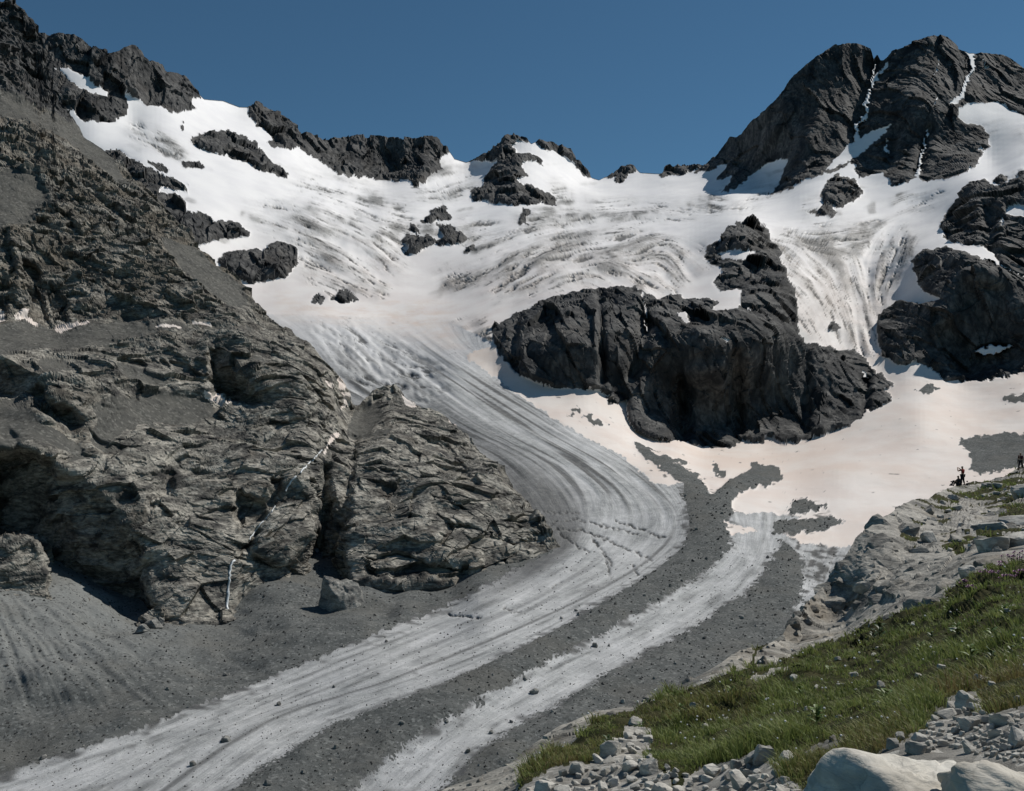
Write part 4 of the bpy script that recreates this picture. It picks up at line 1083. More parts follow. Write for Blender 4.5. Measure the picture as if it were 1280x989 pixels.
B.skirt([4, 14, 40, 120, 300], [1, 7, 30, 120, 330])
B.finish()
B.index_pixels()
o = B.build([0], 'mountainside', MAT['rock_left'], False); tag(o, 'layered brown-grey rock mountainside with ledges and shadowed overhangs', kind='structure')
o = B.build([3], 'rock_tower', MAT['rock_far'], False); tag(o, 'dark rock tower above the scree at the top of the mountainside', kind='structure')
o = B.build([1], 'scree', MAT['scree'], True); tag(o, 'smooth grey scree lying on the ledges of the rock mountainside', kind='structure')
o = B.build([2], 'snow_patch', MAT['snow'], True); tag(o, 'small dirty old snow patches along the foot of rock steps', kind='structure')
# ================================================================== the near slope
usC = np.concatenate([np.arange(480, 540, 4.0), np.arange(540, 1282, 1.4), np.arange(1284, 1480, 5.0), np.arange(1480, 2290, 14.0)])
C = Sheet(usC, C_TOP, [(480, 1600), (2300, 1600)], 330, 1.0, 30, 28)
ctrlC = [(480, 1040, 11), (565, 985, 13.5), (640, 955, 14.8), (700, 912, 17.3), (740, 895, 19.2), (690, 950, 13.6), (800, 885, 21.5), (830, 868, 25), (925, 815, 32), (975, 800, 39), (1000, 762, 43.5), (985, 782, 41), (1050, 705, 47.5), (1100, 650, 54), (1160, 622, 69), (1200, 605, 90), (1280, 581, 102), (1480, 520, 108),
         (1280, 640, 60), (1200, 650, 60), (1150, 680, 50), (1100, 720, 44), (1220, 690, 42), (1280, 700, 35), (1250, 740, 24), (1150, 750, 36), (1050, 790, 40), (990, 812, 37), (1200, 725, 35), (1130, 960, 5.3), (1280, 960, 4.4), (1280, 860, 7.6), (1000, 900, 11), (800, 930, 13), (660, 970, 12), (900, 989, 8.2), (700, 989, 10), (1150, 850, 11), (1280, 780, 14), (1000, 850, 18), (900, 870, 18), (760, 910, 16),
         (1130, 1150, 3.5), (700, 1150, 6.2), (1480, 1150, 3.0), (480, 1150, 8.0), (1480, 700, 32), (1480, 860, 7.5), (1060, 920, 8.2), (1200, 920, 6.2), (2200, 520, 105), (2200, 700, 28), (2200, 860, 7), (2200, 1150, 2.9), (1130, 1600, 2.0), (2200, 1600, 1.7), (500, 1600, 3.2)]
YC = rbf(ctrlC, C.u, C.v, 1e-3)
C.set_depth(YC)
p = C.P.reshape(-1, 3).astype(F32)
Pc = np.stack([C.u.ravel() / 14, C.v.ravel() / 14, np.zeros(C.u.size)], 1).astype(F32)
juc = (fbm(Pc + 21, 3, 0.65) * 7.0).reshape(C.u.shape)
jvc = (fbm(Pc + 97, 3, 0.65) * 5.0).reshape(C.u.shape)
UC, VC = C.u + juc, C.v + jvc
clsC = np.zeros(C.u.shape, int)
OUTCROP = [(940, 835), (975, 770), (1000, 720), (1050, 660), (1100, 620), (1180, 590), (1230, 590), (1300, 560), (1490, 500), (2400, 400), (2400, 560), (1490, 640), (1300, 695), (1280, 702), (1235, 706), (1220, 722), (1195, 730), (1180, 750), (1145, 760), (1085, 782), (1047, 800), (985, 820), (960, 832)]
SLABS = [(470, 1700), (480, 1030), (540, 990), (640, 940), (700, 900), (745, 884), (800, 875), (870, 838), (925, 800), (950, 800), (938, 828), (905, 850), (880, 868), (830, 885), (800, 897), (745, 903), (715, 935), (690, 945), (662, 965), (650, 1000), (640, 1700)]
clsC[inpoly(UC, VC, OUTCROP)] = 1
mead = fbm(p / 3.2, 3, 0.6).reshape(C.u.shape)
upperg = inpoly(UC, VC, [(1150, 615), (1185, 600), (1300, 565), (1490, 500), (1490, 640), (1300, 672), (1235, 678), (1190, 690), (1150, 690), (1120, 680), (1140, 650)])
clsC[upperg & (mead > 0.02)] = 0
clsC[inpoly(UC, VC, [(1188, 640), (1205, 622), (1222, 640), (1222, 668), (1200, 672), (1192, 660)])] = 2
clsC[inpoly(UC, VC, SLABS)] = 1
clsC[inpoly(UC, VC, [(928, 852), (960, 838), (992, 835), (976, 850), (940, 861)])] = 1
clsC[inpoly(UC, VC, [(1018, 936), (1040, 922), (1060, 926), (1045, 940), (1022, 950), (1000, 952)])] = 1
RUB1 = [(650, 1000), (690, 980), (750, 958), (786, 912), (815, 918), (806, 955), (845, 988), (880, 968), (930, 955), (965, 945), (985, 975), (1005, 992), (1010, 1700), (640, 1700)]
RUB2 = [(1015, 1000), (1100, 960), (1155, 925), (1172, 895), (1215, 868), (1238, 905), (1300, 893), (1490, 890), (1420, 1000), (1400, 1700), (1000, 1700)]
clsC[inpoly(UC, VC, RUB1) | inpoly(UC, VC, RUB2)] = 2
isr = blur(clsC == 1, 5)
N0 = gridnormals(C.P)
N0 = np.stack([blur(N0[..., k], 8) for k in range(3)], -1)
N0 /= np.linalg.norm(N0, axis=-1, keepdims=True)
view = C.P / np.linalg.norm(C.P, axis=-1, keepdims=True)
D = N0 - 0.9 * view
D /= np.linalg.norm(D, axis=-1, keepdims=True)
# joints of the outcrop: steep bedding leaning to the right
a = math.radians(50)
wp = np.stack([perlin(p / 4), perlin(p / 4 + 9), perlin(p / 4 + 19)], 1) * 0.8
pw = p + wp
hb = pw[:, 0] * math.sin(a) - pw[:, 2] * math.cos(a)
hx = pw[:, 0] * math.cos(a) + pw[:, 2] * math.sin(a)
big = np.stack([hb / 2.6, pw[:, 1] / 13, hx / 5], 1)
sc = np.clip(C.Y / 45.0, 0.35, 1.3)
rr = (0.50 * cells(big).reshape(C.u.shape) + 0.22 * cells(big * 2.1 + 3).reshape(C.u.shape) + 0.06 * cells(big * 4.3 + 8).reshape(C.u.shape) + 0.35 * ridged(p / np.array([6, 16, 6], F32), 2).reshape(C.u.shape)) * np.clip(C.Y / 30, 0.35, 1.0) * (1 - 0.6 * smoothstep(46, 62, C.Y))
rr2 = (0.06 * fbm(p / np.array([0.9, 2.5, 0.9], F32), 4, 0.6)).reshape(C.u.shape) * np.clip(C.Y / 25, 0.2, 1.5)
hum = (0.17 * fbm(p / 1.5, 3, 0.6) + 0.25 * fbm(p / 6, 2)).reshape(C.u.shape) * np.clip(C.Y / 14, 0.25, 2.0)
FEATC = [([(1060, 690), (1090, 660), (1130, 655), (1120, 690), (1080, 720)], -0.8, 6), ([(1100, 735), (1140, 720), (1150, 750), (1110, 775)], -0.8, 6), ([(1090, 765), (1108, 715), (1122, 700), (1116, 730), (1100, 775)], 1.0, 4)]
ins = np.zeros(C.u.shape, F32)
for poly, d, r in FEATC:
    ins += d * blur(inpoly(UC, VC, poly), r)
C.P = C.P * (1 + ins / C.Y)[..., None]
C.P = C.P + D * (np.clip(-(N0 * view).sum(-1) / 0.3, 0.3, 1) * isr * (0.8 * rr + rr2) + (1 - isr) * hum)[..., None]
C.cls = clsC
C.attrs = {'stain': np.clip(0.5 * smoothstep(0.0, 0.7, fbm(p / 1.6 + 4, 3, 0.6)), 0, 1).reshape(C.u.shape).astype(F32)}
C.skirt([0.6, 2.5, 8, 25], [0.2, 2.2, 9, 32])
C.finish()
C.index_pixels()
t = NT('turf', 0.95, 0.05)
t.color(t.mix(t.noise(t.pos, 2.5, 6, 0.6, 0.35, 0.65), (0.028, 0.033, 0.014), (0.065, 0.062, 0.030)))
t.bump(t.noise(t.pos, 14, 6, 0.7), 0.05, 1.0)
MAT['turf'] = t.m
o = C.build([0], 'grass_slope', MAT['turf'], True); tag(o, 'steep turf slope under the near grass', kind='structure')
OUT = C.build([1], 'rock_outcrop', MAT['rock_near'], False); tag(OUT, 'pale fractured rock outcrop along the edge of the grassy slope', kind='structure')
o = C.build([2], 'gravel_path', MAT['gravel'], True); tag(o, 'bare gravel on the path and between the stones', kind='structure')

# ------------------------------------------------------------------ stones
def stone_mesh(name, seed, sub=2, flat=1.0, planes=11):
    r = np.random.RandomState(seed)
    bm = bmesh.new()
    bmesh.ops.create_icosphere(bm, subdivisions=sub, radius=1.0)
    pn = r.normal(size=(planes, 3))
    pn /= np.linalg.norm(pn, axis=1, keepdims=True)
    pd = 0.55 + 0.4 * r.rand(planes)
    for v in bm.verts:
        d = np.array(v.co)
        d /= np.linalg.norm(d)
        q = pn @ d
        k = np.where(q > 0.05, pd / np.maximum(q, 0.05), 9)
        rad = min(1.15, k.min())
        rad *= 1 + 0.11 * mnoise.noise(Vector(d * 2.3 + seed))
        v.co = Vector(d * rad) * 1.0
        v.co.z *= flat
    me = bpy.data.meshes.new(name)
    bm.to_mesh(me)
    bm.free()
    return me
stone_mat = rock_material('stone', (0.24, 0.235, 0.215), (0.44, 0.425, 0.385), (0.62, 0.60, 0.54), (0.38, 0.32, 0.25), 0.5, 0.02, 0.35)
boulder_mat = rock_material('boulder_rock', (0.10, 0.10, 0.096), (0.20, 0.197, 0.18), (0.40, 0.39, 0.36), (0.22, 0.19, 0.15), 9, 0.8, 0.6)
def block_mesh(seed, mat=None, name='block'):
    r_ = np.random.RandomState(seed)
    bm = bmesh.new()
    bmesh.ops.create_icosphere(bm, subdivisions=3, radius=1.0)
    pn = np.concatenate([np.eye(3), -np.eye(3), r_.normal(size=(4, 3))]) + 0.22 * r_.normal(size=(10, 3))
    pn /= np.linalg.norm(pn, axis=1, keepdims=True)
    pd = np.concatenate([0.55 + 0.2 * r_.rand(6), 0.7 + 0.2 * r_.rand(4)])
    for v in bm.verts:
        d = np.array(v.co)
        q = pn @ d
        k = np.where(q > 0.05, pd / np.maximum(q, 0.05), 9).min()
        v.co = Vector(d * min(k, 1.15) * (1 + 0.05 * mnoise.noise(Vector(d * 3 + seed))))
    me = bpy.data.meshes.new(name)
    bm.to_mesh(me)
    bm.free()
    me.materials.append(mat or MAT['rock_near'])
    return me
SM = [block_mesh(100 + k, stone_mat, 'stone') for k in range(12)]
BM = [stone_mesh('boulder', 300 + k, 3, 0.85 + 0.08 * (k % 4), 16) for k in range(6)]
for m_ in BM:
    m_.materials.append(boulder_mat)
R = random.Random(11)
def place(me, name, pos, rad, label, cat, group=None, squash=(1, 1, 1), rot=None, sink=0.25, nrm=None):
    o = bpy.data.objects.new(name, me)
    COL.objects.link(o)
    o.scale = (rad * squash[0], rad * squash[1], rad * squash[2])
    o.rotation_euler = rot if rot else (R.uniform(-.35, .35), R.uniform(-.35, .35), R.uniform(0, 6.28))
    o.location = Vector(pos) + Vector((0, 0, rad * squash[2] * (0.62 - sink)))
    tag(o, label, cat, group)
    return o
def scatter_stones(poly, n, lo, hi, label, group, sheet):
    x0, y0 = np.min(poly, 0)
    x1, y1 = np.max(poly, 0)
    done = []
    tries = 0
    while len(done) < n and tries < n * 60:
        tries += 1
        x, y = R.uniform(x0, x1), R.uniform(y0, min(y1, 1005))
        if not inpoly(np.array([x]), np.array([y]), poly)[0] or (1175 < x < 1222 and y < 622) or (x > 1262 and y < 600):
            continue
        s = lo + (hi - lo) * R.random() ** 2.6
        if any(math.hypot(x - a_, (y - b_) * 1.3) < 0.36 * (s + c_) for a_, b_, c_ in done):
            continue
        pos, nr = sheet.at(x, y)
        rad = s * 0.5 / F * pos.y
        size = 'large ' if s > lo + 0.5 * (hi - lo) else ('small ' if s < lo + 0.12 * (hi - lo) else 'middle-sized ')
        place(R.choice(SM), 'stone', pos, rad * 1.25, size + label, 'stone', group, (1, 0.75, 0.6 + 0.25 * R.random()))
        done.append((x, y, s))
scatter_stones([(652, 989), (690, 972), (750, 950), (786, 915), (815, 918), (812, 955), (860, 970), (920, 958), (965, 945), (985, 975), (1005, 1000), (660, 1005)], 125, 9, 34, 'pale angular stone in the rubble patch at the lower edge of the grass', 'stones in the lower rubble patch', C)
scatter_stones([(1140, 945), (1160, 905), (1172, 895), (1215, 868), (1238, 900), (1280, 895), (1320, 890), (1320, 935), (1300, 960), (1250, 950), (1180, 935)], 230, 8, 34, 'pale stone in the heap behind the big smooth boulder', 'stones heaped behind the big boulder', C)
scatter_stones([(700, 950), (800, 905), (900, 870), (990, 845), (1100, 800), (1280, 740), (1290, 850), (1160, 870), (1100, 930), (960, 940), (820, 930)], 34, 7, 20, 'pale stone showing through the grass of the near slope', 'stones showing through the grass', C)
scatter_stones([(1140, 660), (1180, 625), (1290, 590), (1290, 680), (1230, 690), (1180, 690)], 40, 4, 15, 'grey stone beside the path on the ridge', 'stones beside the ridge path', C)
for (x, y, s, lab) in [(748, 921, 13, 'dark grey stone alone in the grass near the slope edge'), (793, 909, 20, 'whitish stone poking from the grass above the rubble patch'), (985, 955, 26, 'pale rounded stone in grass beside brown heath'), (1125, 925, 14, 'small white stone in grass above the big boulder'),
                       (955, 950, 34, 'large pale block at the right end of the rubble patch'), (1272, 878, 16, 'small white stone in brown heath beside the stone heap'), (722, 965, 24, 'grey block with dark face at the left end of the rubble'), (908, 870, 10, 'small pale stone in grass under the slab edge'),
                       (868, 885, 12, 'small white stone on slab next to the grass'), (1115, 935, 22, 'grey stone half hidden in brown heath above the boulder'), (1225, 858, 26, 'flat white stone above the stone heap'), (1210, 885, 30, 'broad pale stone at the top of the stone heap')]:
    pos, nr = C.at(x, y)
    place(R.choice(SM), 'stone', pos, s * 0.5 / F * pos.y, lab, 'stone')
# big smooth boulders in the corner
def big_boulder(name, px, py, size, label, seed, tilt, sheet=None, mat='boulder_near'):
    r = np.random.RandomState(seed)
    bm = bmesh.new()
    bmesh.ops.create_icosphere(bm, subdivisions=5, radius=1.0)
    pn = np.array([(0.15, -0.25, 0.95), (-0.75, -0.2, 0.62), (0.85, -0.35, 0.4), (-0.1, -0.97, 0.25), (0.45, -0.85, 0.3), (-0.6, -0.75, 0.1), (0.1, 0.9, 0.4), (0.5, 0.3, 0.8)])
    pn += 0.12 * r.normal(size=pn.shape)
    pn /= np.linalg.norm(pn, axis=1, keepdims=True)
    pd = np.array([.55, .7, .8, .7, .66, .8, .8, .7])
    for v in bm.verts:
        d = np.array(v.co)
        q = pn @ d
        k = np.where(q > 0.05, pd / np.maximum(q, 0.05), 9)
        ks = np.sort(k)
        rad = min(1.1, ks[0] - 0.012 * math.exp(-(ks[1] - ks[0]) * 25))
        n = mnoise.fractal(Vector(d * 1.6 + seed), 0.7, 2.1, 8) * 0.10 - 0.04 * max(0, 0.12 - abs(mnoise.noise(Vector(d * 1.9 + seed * 2)))) / 0.12
        v.co = Vector(d * (rad + n))
        v.co.x *= size[0]; v.co.y *= size[1]; v.co.z *= size[2]
    me = bpy.data.meshes.new(name)
    bm.to_mesh(me)
    bm.free()
    for f_ in me.polygons:
        f_.use_smooth = True
    me.materials.append(MAT[mat])
    o = bpy.data.objects.new(name, me)
    COL.objects.link(o)
    pos, nr = (sheet or C).at(px, py)
    o.location = pos
    o.rotation_euler = tilt
    tag(o, label, 'boulder')
MAT['boulder_near'] = rock_material('boulder_near', (0.38, 0.36, 0.315), (0.60, 0.575, 0.51), (0.72, 0.69, 0.62), (0.47, 0.41, 0.32), 0.6, 0.025, 0.4)
big_boulder('boulder', 1150, 1022, (0.50, 0.36, 0.32), 'big pale smooth boulder with a pointed top below the stone heap', 3, (0.05, -0.12, 0.2))
big_boulder('boulder', 1295, 1010, (0.20, 0.34, 0.15), 'flat white boulder beside the big pointed one', 8, (0.1, 0.1, 0.5))
# blocks of the outcrop
for (x, y, s, sq, lab) in [(1245, 688, 52, (1, .8, .62), 'tan block with a dark undercut on the outcrop above pink flowers'), (1277, 684, 46, (1, .8, .75), 'squarish tan block at the right end of the outcrop'), (1268, 655, 40, (1.2, .8, .5), 'pale slab lying above the tan blocks'), (1240, 662, 38, (1.3, .8, .5), 'long pale slab tilted over the outcrop beside the path'),
                           (1210, 720, 30, (.8, .7, .8), 'upright pale slab at the edge of the pink flowers'), (1160, 678, 24, (.8, .8, 1), 'white block with a black crack in the middle of the outcrop'), (1082, 738, 28, (1.1, .8, .7), 'pale wedge block in the outcrop hollow'), (1277, 622, 30, (.9, .8, 1), 'grey white block on the ridge below the hiker'), (1232, 609, 14, (1, 1, .7), 'little pale stone on the ridge crest between the hikers')]:
    pos, nr = C.at(x, y)
    place(R.choice(SM[:6]), 'rock_block', pos, s * 0.5 / F * pos.y, lab, 'rock', None, sq, (R.uniform(-.2, .2), R.uniform(-.3, .1), R.uniform(-.5, .5)))
# angular blocks that make up the outcrop
KM = [block_mesh(700 + k) for k in range(9)]
rockverts = np.nonzero((C.cls == 1).ravel() & (C.pu > 560) & (C.pu < 1300) & (C.pv < 990))[0]
rb = np.random.RandomState(4)
done = []
for k in rb.choice(rockverts, 3200, replace=False):
    x, y = C.pu[k], C.pv[k]
    pos = Vector(C.P.reshape(-1, 3)[k])
    s_ = 8 + 46 * rb.rand() ** 2.4
    if x < 960:
        s_ *= 0.7
    if any(math.hypot(x - a_, (y - b_) * 1.2) < 0.34 * (s_ + c_) for a_, b_, c_ in done):
        continue
    if len(done) > 270:
        break
    if (1165 < x < 1235 and y < 640) or (x > 1255 and y < 610):
        continue
    rad = s_ * 0.5 / F * pos.y
    o = bpy.data.objects.new('block', KM[rb.randint(9)])
    COL.objects.link(o)
    o.parent = OUT
    o.scale = (rad * (0.9 + 0.5 * rb.rand()), rad * 1.1, rad * (0.5 + 0.3 * rb.rand()))
    o.rotation_euler = (0.25 * rb.normal() + 0.25, -0.45 + 0.35 * rb.normal(), 0.6 * rb.normal())
    o.location = pos - Vector((0, 0, rad * 0.28))
    done.append((x, y, s_))
# boulders by the rock wall and on the ice
def far_boulder(x, y, s, lab, sheet, sq=(1, 1, 1), group=None, me=None, sink=0.2):
    pos, nr = sheet.at(x, y)
    return place(me or R.choice(BM), 'boulder', pos, s * 0.5 / F * pos.y, lab, 'boulder', group, sq, None, sink)
MAT['boulder_far'] = boulder_mat
big_boulder('boulder', 428, 756, (13.5, 10, 22), 'tall house-sized boulder standing at the foot of the rock wall', 12, (0.1, -0.25, 0.6), A, 'boulder_far')
far_boulder(178, 789, 20, 'tan boulder at the bottom of the dark overhang', A, (1.1, .9, .8))
far_boulder(192, 786, 22, 'pale boulder leaning on the tan one under the dark overhang', A, (1, .9, .9))
far_boulder(200, 780, 13, 'small pale boulder on top of the pile under the overhang', A)
far_boulder(667, 867, 11, 'lone dark boulder on the bare ice strip between the moraines', A)
far_boulder(744, 808, 8, 'dark boulder beside the round rubble mound on the ice', A)
far_boulder(283, 926, 14, 'dark boulder on the thin dirt line of the glacier', A, (1.2, 1, .7))
far_boulder(240, 957, 9, 'dark boulder low on the dirt line of the glacier', A)
far_boulder(336, 981, 10, 'pale boulder on the medial moraine edge', A)
far_boulder(420, 935, 8, 'pale boulder in the middle of the medial moraine', A)
far_boulder(54, 948, 8, 'dark boulder at the ice edge below the debris bank', A)
far_boulder(281, 845, 7, 'whitish boulder on the grey debris flat', A)
far_boulder(211, 862, 7, 'dark boulder on the grey debris flat', A)
far_boulder(778, 878, 8, 'dark boulder on the lateral moraine near the slabs', A)
far_boulder(585, 940, 8, 'dark boulder near the low end of the lateral moraine', A)
for x, y in [(720, 770), (716, 764), (700, 775), (640, 905), (655, 850), (560, 905), (760, 806), (806, 742), (835, 735), (880, 700), (900, 640), (870, 660), (940, 745), (930, 770), (880, 800), (845, 830), (960, 700), (500, 905), (470, 915), (380, 965), (410, 950), (350, 880), (420, 860), (480, 800), (590, 862), (610, 920), (690, 890), (820, 850)]:
    far_boulder(x + R.uniform(-4, 4), y + R.uniform(-3, 3), R.uniform(4, 6.5), 'small boulder among the rubble on and beside the moraines', A, group='small boulders on the glacier')

# rubble too fine to count
def rubble(name, sheet, ids, n, lo, hi, label, mat, vmin=600, dens=None):
    r = np.random.RandomState(5)
    ok_ = np.isin(sheet.cls, ids).ravel() & (sheet.pv > vmin) & (sheet.pv < 1000) & (sheet.pu > -20) & (sheet.pu < 1290)
    if dens is not None:
        ok_ &= r.rand(len(ok_)) < dens.ravel()
    idx = np.nonzero(ok_)[0]
    idx = r.choice(idx, min(n, len(idx)), replace=False)
    P_ = sheet.P.reshape(-1, 3)[idx] + 0
    n = len(idx)
    base = np.array([(1, 0, 0), (-1, 0, 0), (0, 1, 0), (0, -1, 0), (0, 0, 1), (0, 0, -1)], float)
    tri = np.array([(0, 2, 4), (2, 1, 4), (1, 3, 4), (3, 0, 4), (2, 0, 5), (1, 2, 5), (3, 1, 5), (0, 3, 5)])
    s = (lo + (hi - lo) * r.rand(n) ** 4) * P_[:, 1] / F * 0.5
    V = base[None] * s[:, None, None] * (0.6 + 0.7 * r.rand(n, 6, 1)) + 0.25 * s[:, None, None] * r.normal(size=(n, 6, 3))
    V = V + P_[:, None, :]
    Fc = tri[None] + (np.arange(n) * 6)[:, None, None]
    tone = np.repeat(r.rand(n), 6)
    o = mesh_np(name, V.reshape(-1, 3), Fc.reshape(-1, 3), mat, False, None, {'tone': tone})
    tag(o, label, kind='stuff')
t = NT('rubble', 0.9, 0.1)
t.color(t.mix(t.ramp(t.attr('tone'), 0.55, 1.0), (0.05, 0.05, 0.048), (0.22, 0.215, 0.20)))
MAT['rubble'] = t.m
rubble('moraine_rubble', A, [3, 4, 5, 6], 9000, 1.0, 4.2, 'countless small stones strewn over the moraine bands and debris', MAT['rubble'])
rubble('ice_rubble', A, [1], 4500, 0.7, 2.6, 'scattered small stones on the bare ice', MAT['rubble'], 690)

# ------------------------------------------------------------------ water running down the rock wall
def stream(pts, wid, label):
    P_ = []
    for (x, y) in pts:
        q, nr = B.at(x, y)
        P_.append(q - q.normalized() * 0.9)
    V, Fc = [], []
    for i, q in enumerate(P_):
        d = (P_[min(i + 1, len(P_) - 1)] - P_[max(i - 1, 0)]).normalized()
        vw = q.normalized()
        side = d.cross(vw).normalized()
        w = wid[i] * 0.5 * q.y / F * R.uniform(0.75, 1.25)
        for s_, f_ in ((-1, 0.7), (-.4, -.1), (.4, -.1), (1, 0.7)):
            V.append(q + side * w * s_ + vw * f_)
        V.append(q + vw * 1.6)
    n = len(P_)
    for i in range(n - 1):
        for k in range(5):
            a0, a1 = i * 5 + k, i * 5 + (k + 1) % 5
            Fc.append((a0, a1, a1 + 5, a0 + 5))
    o = mesh_np('waterfall', np.array([tuple(v) for v in V]), np.array(Fc), MAT['water'], True)
    tag(o, label, 'waterfall')
t = NT('white_water', 0.35, 0.5)
t.color(t.mix(t.noise(t.mapv(t.pos, (1, 1, 0.3)), 0.8, 5, 0.7, 0.4, 0.6), (0.35, 0.38, 0.39), (0.78, 0.80, 0.80)))
MAT['water'] = t.m
def dense(pts, k=5):
    out = []
    for (a0, b0), (a1, b1) in zip(pts[:-1], pts[1:]):
        for j in range(k):
            f_ = j / k
            out.append((a0 + (a1 - a0) * f_ + R.uniform(-.5, .5), b0 + (b1 - b0) * f_))
    return out + [pts[-1]]
w1 = dense([(295, 698), (288, 707), (287, 722), (285, 739), (284, 762)])
stream(w1, np.interp(range(len(w1)), [0, 5, len(w1) - 1], [3.5, 2.4, 4.2]), 'white waterfall dropping down the foot of the rock wall')
w2 = dense([(403, 562), (393, 573), (383, 582), (376, 591), (364, 602), (357, 614)])
stream(w2, [2.4] * len(w2), 'thin white cascade running down from the dirty snow strip')
w3 = dense([(345, 632), (338, 642), (329, 652), (321, 661), (312, 674)])
stream(w3, [1.8] * len(w3), 'thin trickle along the smooth slab between the two falls')
# ================================================================== grass, plants, flowers
r = np.random.RandomState(21)
Pf = C.P.reshape(-1, 3)
grassy = blur(C.cls == 0, 1).ravel()
inview = (C.pv < 1300) & (C.pu > 600) & (C.pu < 1900)
tuftn = fbm(Pf.astype(F32) / 1.1 + 3, 3, 0.6)
bare = fbm(Pf.astype(F32) / 0.8 + 70, 3, 0.6)
cand = np.nonzero((grassy > 0.6) & inview & (bare < 0.55))[0]
dist = np.linalg.norm(Pf[cand], axis=1)
wgt = np.where(C.pv[cand] < 700, 0.5, 1.0) * np.where((C.pu[cand] > 1285) | (C.pv[cand] > 1000), np.where(C.pu[cand] > 1480, 5.0, 2.0), 1.0)
NT_ = 13500
idx = r.choice(cand, NT_, p=wgt / wgt.sum())
base = Pf[idx]
yd = np.linalg.norm(base, axis=1)
lush = np.clip(0.6 + 0.9 * tuftn[idx], 0.18, 1.6)
NB_ = 13
b = np.repeat(base, NB_, 0)
ydb = np.repeat(yd, NB_)
lb = np.repeat(lush, NB_)
n = len(b)
ang = r.rand(n) * 2 * np.pi
rad = r.rand(n) * (0.035 + 0.0035 * ydb)
b = b + np.stack([np.cos(ang) * rad, np.sin(ang) * rad, -0.03 + 0 * rad], 1)
hgt = (0.06 + 0.17 * r.rand(n)) * lb * (0.75 + 0.018 * ydb) * np.where(ydb > 60, 1.0, 1.0)
lean = 0.25 + 0.6 * r.rand(n)
wind = np.array([-0.18, 0.05])
dx = np.cos(ang) * lean + wind[0]
dy = np.sin(ang) * lean + wind[1]
wid = np.maximum(0.0022, 0.00042 * ydb) * (0.7 + 0.7 * r.rand(n))
sa = r.rand(n) * np.pi
sx, sy = np.cos(sa) * wid, np.sin(sa) * wid
V = np.zeros((n, 5, 3))
z = np.zeros(n)
V[:, 0] = b - np.stack([sx, sy, z], 1)
V[:, 1] = b + np.stack([sx, sy, z], 1)
mid_ = b + np.stack([dx * hgt * 0.35, dy * hgt * 0.35, hgt * 0.62], 1)
V[:, 2] = mid_ + np.stack([sx, sy, z], 1) * 0.7
V[:, 3] = mid_ - np.stack([sx, sy, z], 1) * 0.7
V[:, 4] = b + np.stack([dx * hgt, dy * hgt, hgt * (1.0 - 0.25 * lean)], 1)
k5 = (np.arange(n) * 5)[:, None]
tri = np.concatenate([k5 + np.array([[0, 1, 2]]), k5 + np.array([[0, 2, 3]]), k5 + np.array([[3, 2, 4]])], 0)
pu_, pv_ = C.pu[idx], C.pv[idx]
heath = np.zeros(NT_)
for poly in ([(1170, 850), (1210, 835), (1300, 830), (1300, 895), (1238, 900), (1215, 868), (1180, 875)], [(1000, 955), (1060, 905), (1130, 895), (1150, 925), (1100, 955), (1040, 975), (980, 985)], [(650, 985), (680, 950), (760, 920), (790, 912), (780, 930), (740, 950), (690, 970)], [(720, 905), (800, 885), (900, 858), (930, 862), (880, 890), (800, 905)], [(860, 880), (960, 860), (940, 900), (860, 910)]):
    heath = np.maximum(heath, inpoly(pu_ + 8 * r.normal(size=NT_), pv_ + 6 * r.normal(size=NT_), poly) * 0.5)
dry = np.clip(heath + 0.5 * smoothstep(0.1, 0.7, fbm(base.astype(F32) / 2.3 + 40, 2)) * r.rand(NT_), 0, 1)
o = mesh_np('grass', V.reshape(-1, 3), tri, None or MAT['turf'], False, None, {
    'dry': np.repeat(np.clip(np.repeat(dry, NB_) + 0.25 * r.normal(size=n), 0, 1), 5), 'tone': np.repeat(np.repeat(r.rand(NT_), NB_) * 0.6 + 0.4 * r.rand(n), 5)})
t = NT('grass', 0.6, 0.25)
c = t.mix(t.attr('tone'), (0.055, 0.095, 0.020), (0.31, 0.36, 0.115))
c = t.mix(t.attr('dry'), c, t.mix(t.attr('tone'), (0.11, 0.080, 0.03), (0.27, 0.215, 0.10)))
t.color(c)
tr = t.n.new('ShaderNodeBsdfTranslucent')
t.l.new(c, tr.inputs[0])
mx = t.n.new('ShaderNodeMixShader')
mx.inputs[0].default_value = 0.35
t.l.new(t.b.outputs[0], mx.inputs[1])
t.l.new(tr.outputs[0], mx.inputs[2])
t.l.new(mx.outputs[0], t.n['Material Output'].inputs['Surface'])
o.data.materials[0] = t.m
tag(o, 'short wind-bent mountain grass and brown heath covering the near slope', kind='stuff')

